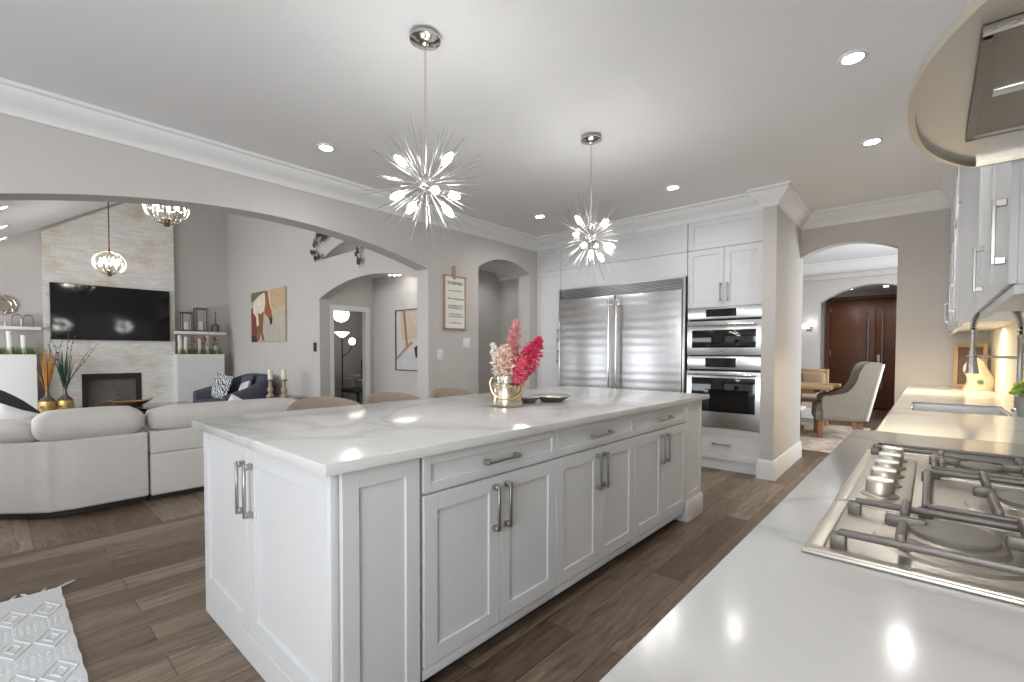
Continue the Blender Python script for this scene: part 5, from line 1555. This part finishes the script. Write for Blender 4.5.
# hall ceiling light, office pieces seen through the door
t = thing('crystal_flush_light', 'crystal flush ceiling light in the hall behind the arch', 'ceiling light', (-5.88, 3.95, 2.5))
MB().lathe([(0.14, 0), (0.14, -0.02), (0, -0.02)], (-5.88, 3.95, 2.5), 24).build('base', CHROME, t)
cr = MB()
for i in range(14):
    a = 2 * PI * i / 14
    cr.ball((-5.88 + 0.17 * math.cos(a), 3.95 + 0.17 * math.sin(a), 2.435), 0.03, (1, 1, 1.2), 6, 4)
    if i % 2: cr.ball((-5.88 + 0.09 * math.cos(a), 3.95 + 0.09 * math.sin(a), 2.41), 0.03, (1, 1, 1.2), 6, 4)
cr.build('crystals', CRYST, t)

t = thing('globe_pendant', 'white ribbed globe pendant lamp in the office', 'pendant light', (-9.0, 4.80, 2.01))
MB().ball((-9.0, 4.80, 2.02), 0.165, (1, 1, 1), 20, 14).build('globe', LAMPW, t)
rb = MB()
for i in range(8):
    a = PI * i / 8
    rb.tube([(-9.0 + 0.172 * math.cos(a) * math.sin(2 * PI * k / 24), 4.80 + 0.172 * math.sin(a) * math.sin(2 * PI * k / 24), 2.02 + 0.172 * math.cos(2 * PI * k / 24)) for k in range(24)], 0.007, 5, closed=True)
rb.build('ribs', mat('grey_wire', (0.22, 0.24, 0.24), 0.5), t)
MB().tube([(-9.0, 4.80, 2.18), (-9.0, 4.80, 2.498)], 0.005, 6).build('cord', BLACKM, t)
t = thing('floor_lamp', 'dark two-headed floor lamp glowing in the office', 'floor lamp', (-9.2, 4.9, 0))
lx, ly = -9.2, 4.93
MB().lathe([(0.14, 0), (0.14, 0.02), (0.02, 0.035), (0.0, 0.035)], (lx, ly, 0), 20).build('base', BLACKM, t)
MB().tube([(lx, ly, 0.03), (lx, ly, 1.58)], 0.013, 8).build('pole', BLACKM, t)
MB().tube([(lx, ly, 1.15), (lx + 0.02, ly + 0.12, 1.24), (lx + 0.03, ly + 0.2, 1.36), (lx + 0.03, ly + 0.21, 1.42)], 0.01, 8).build('arm', BLACKM, t)
MB().lathe([(0.03, 1.56), (0.07, 1.59), (0.145, 1.66), (0.15, 1.67), (0.06, 1.61), (0, 1.60)], (lx, ly, 0), 20).build('uplight_shade', LAMPW, t)
MB().ball((lx + 0.03, ly + 0.21, 1.48), 0.07, (1, 1, 1.1), 14, 9).build('globe_shade', LAMPW, t)
tag(MB().box(-10.045, 4.4, 1.93, -9.75, 5.35, 1.965, 0.003).build('wall_shelf', BLACKM), 'thin dark shelf high on the office back wall', 'shelf')
t = thing('office_chair', 'black office chair on a pedestal in the office', 'office chair', (-8.45, 4.86, 0))
ox, oy = -8.45, 4.86
MB().soft(ox - 0.25, oy - 0.25, 0.46, ox + 0.25, oy + 0.25, 0.55, 0.04, 0.1).build('seat', CHAR, t)
MB().soft(ox - 0.24, oy + 0.18, 0.66, ox + 0.24, oy + 0.28, 1.12, 0.045, 0.1).build('backrest', CHAR, t)
MB().tube([(ox, oy + 0.22, 0.5), (ox, oy + 0.27, 0.7)], 0.02, 8).build('back_post', BLACKM, t)
MB().tube([(ox, oy, 0.08), (ox, oy, 0.47)], 0.028, 10).build('pedestal', BLACKM, t)
for i in range(5):
    a = 2 * PI * i / 5
    MB().tube([(ox, oy, 0.10), (ox + 0.28 * math.cos(a), oy + 0.28 * math.sin(a), 0.055)], [0.022, 0.014], 8).ball((ox + 0.28 * math.cos(a), oy + 0.28 * math.sin(a), 0.03), 0.03, (1, 1, 1), 8, 6).build('leg', BLACKM, t)
for s_ in (-1, 1):
    MB().tube([(ox + s_ * 0.24, oy + 0.05, 0.5), (ox + s_ * 0.29, oy + 0.05, 0.70)], 0.014, 8).box(ox + s_ * 0.29 - 0.035, oy - 0.16, 0.70, ox + s_ * 0.29 + 0.035, oy + 0.16, 0.73, 0.01).build('armrest', mat('pale_pad', (0.55, 0.55, 0.55), 0.6), t)
t = thing('office_desk', 'white desk against the office far wall', 'desk', (-8.9, 5.6, 0))
MB().box(-9.6, 5.30, 0.72, -8.3, 5.9, 0.755, 0.003).build('desktop', TRIM, t)
for x in (-9.55, -8.35):
    MB().box(x - 0.025, 5.34, 0, x + 0.025, 5.86, 0.72, 0.003).build('leg', TRIM, t)
tag(MB().lathe([(0.05, 0), (0.08, 0.06), (0.085, 0.2), (0.04, 0.32), (0.05, 0.36), (0, 0.36)], (-8.75, 5.45, 0.756), 16).build('table_vase', GOLD), 'gold vase on the white office desk', 'vase')


# ------------------------------------------------------------------ dining room
t = thing('dining_rug', 'beige patterned rug under the dining table', 'rug', (-2.2, 8.2, 0))
MB().box(-3.8, 6.95, 0.0005, -0.72, 9.7, 0.012, 0.004).build('pile', RUGD, t)
t = thing('dining_table', 'oak dining table seen through the dining arch', 'dining table', (-2.1, 8.6, 0.013))
MB().box(-3.2, 8.07, 0.715, -1.06, 9.05, 0.765, 0.008).build('tabletop', OAK, t)
MB().box(-3.0, 8.2, 0.64, -1.30, 8.92, 0.715).build('apron', OAK, t)
for x in (-2.75, -1.58):
    l = MB(); l.box(x - 0.06, 8.28, 0.013, x + 0.06, 8.84, 0.08, 0.01).box(x - 0.05, 8.48, 0.08, x + 0.05, 8.64, 0.64, 0.01)
    l.build('leg', BROWNW, t)
t = thing('wingback_armchair', 'grey linen wingback dining armchair with nailhead trim at the table end', 'armchair')
# local: faces -X
def wing(t):
    b = MB(); b.soft(-0.30, -0.29, 0.36, 0.22, 0.29, 0.50, 0.05, 0.1); b.build('seat', LINEN, t)
    MB().box(-0.30, -0.31, 0.27, 0.26, 0.31, 0.40, 0.02).build('seat_rail', LINEN, t)
    # reclining back with rolled wings
    prof = [(0.20, 0.40), (0.27, 0.70), (0.36, 1.05), (0.385, 1.11), (0.43, 1.125), (0.475, 1.10), (0.43, 0.95), (0.35, 0.62), (0.28, 0.28), (0.20, 0.28)]
    b = MB(); b.prism(prof, -0.30, 0.30, 'xz'); 
    bmesh.ops.bevel(b.bm, geom=b.bm.edges[:], offset=0.012, segments=2, affect='EDGES')
    b.build('backrest', LINEN, t)
    for s_ in (-1, 1):
        w_ = [(-0.22, 0.28), (-0.235, 0.56), (-0.22, 0.62), (-0.15, 0.645), (0.02, 0.655), (0.10, 0.69), (0.155, 0.76), (0.19, 0.86), (0.215, 0.98), (0.25, 1.08), (0.33, 1.125), (0.42, 1.12), (0.46, 1.09), (0.28, 0.28)]
        b = MB(); b.prism(w_, s_ * 0.275, s_ * 0.335, 'xz')
        bmesh.ops.bevel(b.bm, geom=b.bm.edges[:], offset=0.014, segments=2, affect='EDGES')
        o = b.build('wing', LINEN, t)
        nb = MB()
        for i in range(22): nb.ball((-0.20 + 0.022 * i, s_ * 0.337, 0.325), 0.0075, (1, 0.5, 1), 6, 4)
        nb.build('nailheads', NICKEL, o)
        MB().tube([(0.47, s_ * 0.31, 1.10), (0.30, s_ * 0.31, 0.30)], 0.03, 8).build('edge_piping', LINENL, t)
        MB().box(-0.27, s_ * 0.25 - 0.035, 0.013, -0.20, s_ * 0.25 + 0.035, 0.29, 0.006).build('leg', LEGW, t)
        b = MB().add([(x + dx, s_ * 0.25 + y, z) for (x, y, z, dx) in ((0.19, -0.03, 0.29, 0), (0.26, -0.03, 0.29, 0), (0.26, 0.03, 0.29, 0), (0.19, 0.03, 0.29, 0), (0.25, -0.025, 0.013, 0), (0.30, -0.025, 0.013, 0), (0.30, 0.025, 0.013, 0), (0.25, 0.025, 0.013, 0))],
                     [[0, 1, 2, 3], [4, 5, 6, 7], [0, 1, 5, 4], [1, 2, 6, 5], [2, 3, 7, 6], [3, 0, 4, 7]])
        b.build('leg', LEGW, t)


wing(t)
t.location = (-1.03, 8.42, 0); t.rotation_euler = (0, 0, R(14))
t = thing('dining_bench', 'dark-legged dining bench with pale cushion on the near side of the table', 'bench', (-2.0, 7.72, 0.013))
MB().soft(-2.75, 7.52, 0.43, -1.33, 7.90, 0.50, 0.035, 0.1).build('cushion', mat('bench_linen', (0.60, 0.50, 0.38), 0.9), t)
MB().box(-2.73, 7.54, 0.34, -1.40, 7.88, 0.43, 0.006).build('frame', BROWNW, t)
for x in (-2.67, -1.46):
    for y in (7.59, 7.83): MB().tube([(x, y, 0.35), (x, y, 0.013)], [0.036, 0.026], 8).build('leg', BROWNW, t)


def side_chair(name, label, x, y):
    t = thing(name, label, 'dining chair', (x, y, 0.013))
    MB().soft(x - 0.22, y - 0.22, 0.44, x + 0.22, y + 0.22, 0.51, 0.035, 0.1).build('seat', TAN, t)
    b = MB(); b.box(x - 0.22, y + 0.20, 0.013, x - 0.175, y + 0.245, 0.98, 0.006).box(x + 0.175, y + 0.20, 0.013, x + 0.22, y + 0.245, 0.98, 0.006).box(x - 0.2, y + 0.20, 0.93, x + 0.2, y + 0.245, 0.98, 0.006).box(x - 0.2, y + 0.20, 0.62, x + 0.2, y + 0.24, 0.66, 0.006)
    b.build('back_frame', OAK, t)
    MB().soft(x - 0.175, y + 0.175, 0.67, x + 0.175, y + 0.235, 0.925, 0.025, 0.1).build('back_pad', TAN, t)
    for sx in (-1, 1): MB().box(x + sx * 0.2 - 0.02, y - 0.21, 0.013, x + sx * 0.2 + 0.02, y - 0.17, 0.44, 0.005).build('leg', OAK, t)
    return t


side_chair('dining_chair', 'oak dining chair with tan padded back across the table', -1.50, 9.22)
t = thing('wall_sconce', 'glowing two-light wall sconce in the dining room', 'wall light', (-1.75, 10.48, 1.75))
MB().box(-1.80, 10.478, 1.68, -1.70, 10.499, 1.80, 0.004).build('backplate', CHROME, t)
for (x, z) in ((-1.80, 1.745), (-1.70, 1.80)):
    a_ = MB().tube([(-1.75, 10.48, 1.72), (x, 10.42, 1.70), (x, 10.40, z - 0.03)], 0.007, 6).build('arm', CHROME, t)
    MB().ball((x, 10.40, z + 0.02), 0.055, (1, 1, 0.9), 12, 8).build('shade', LAMPW, a_)
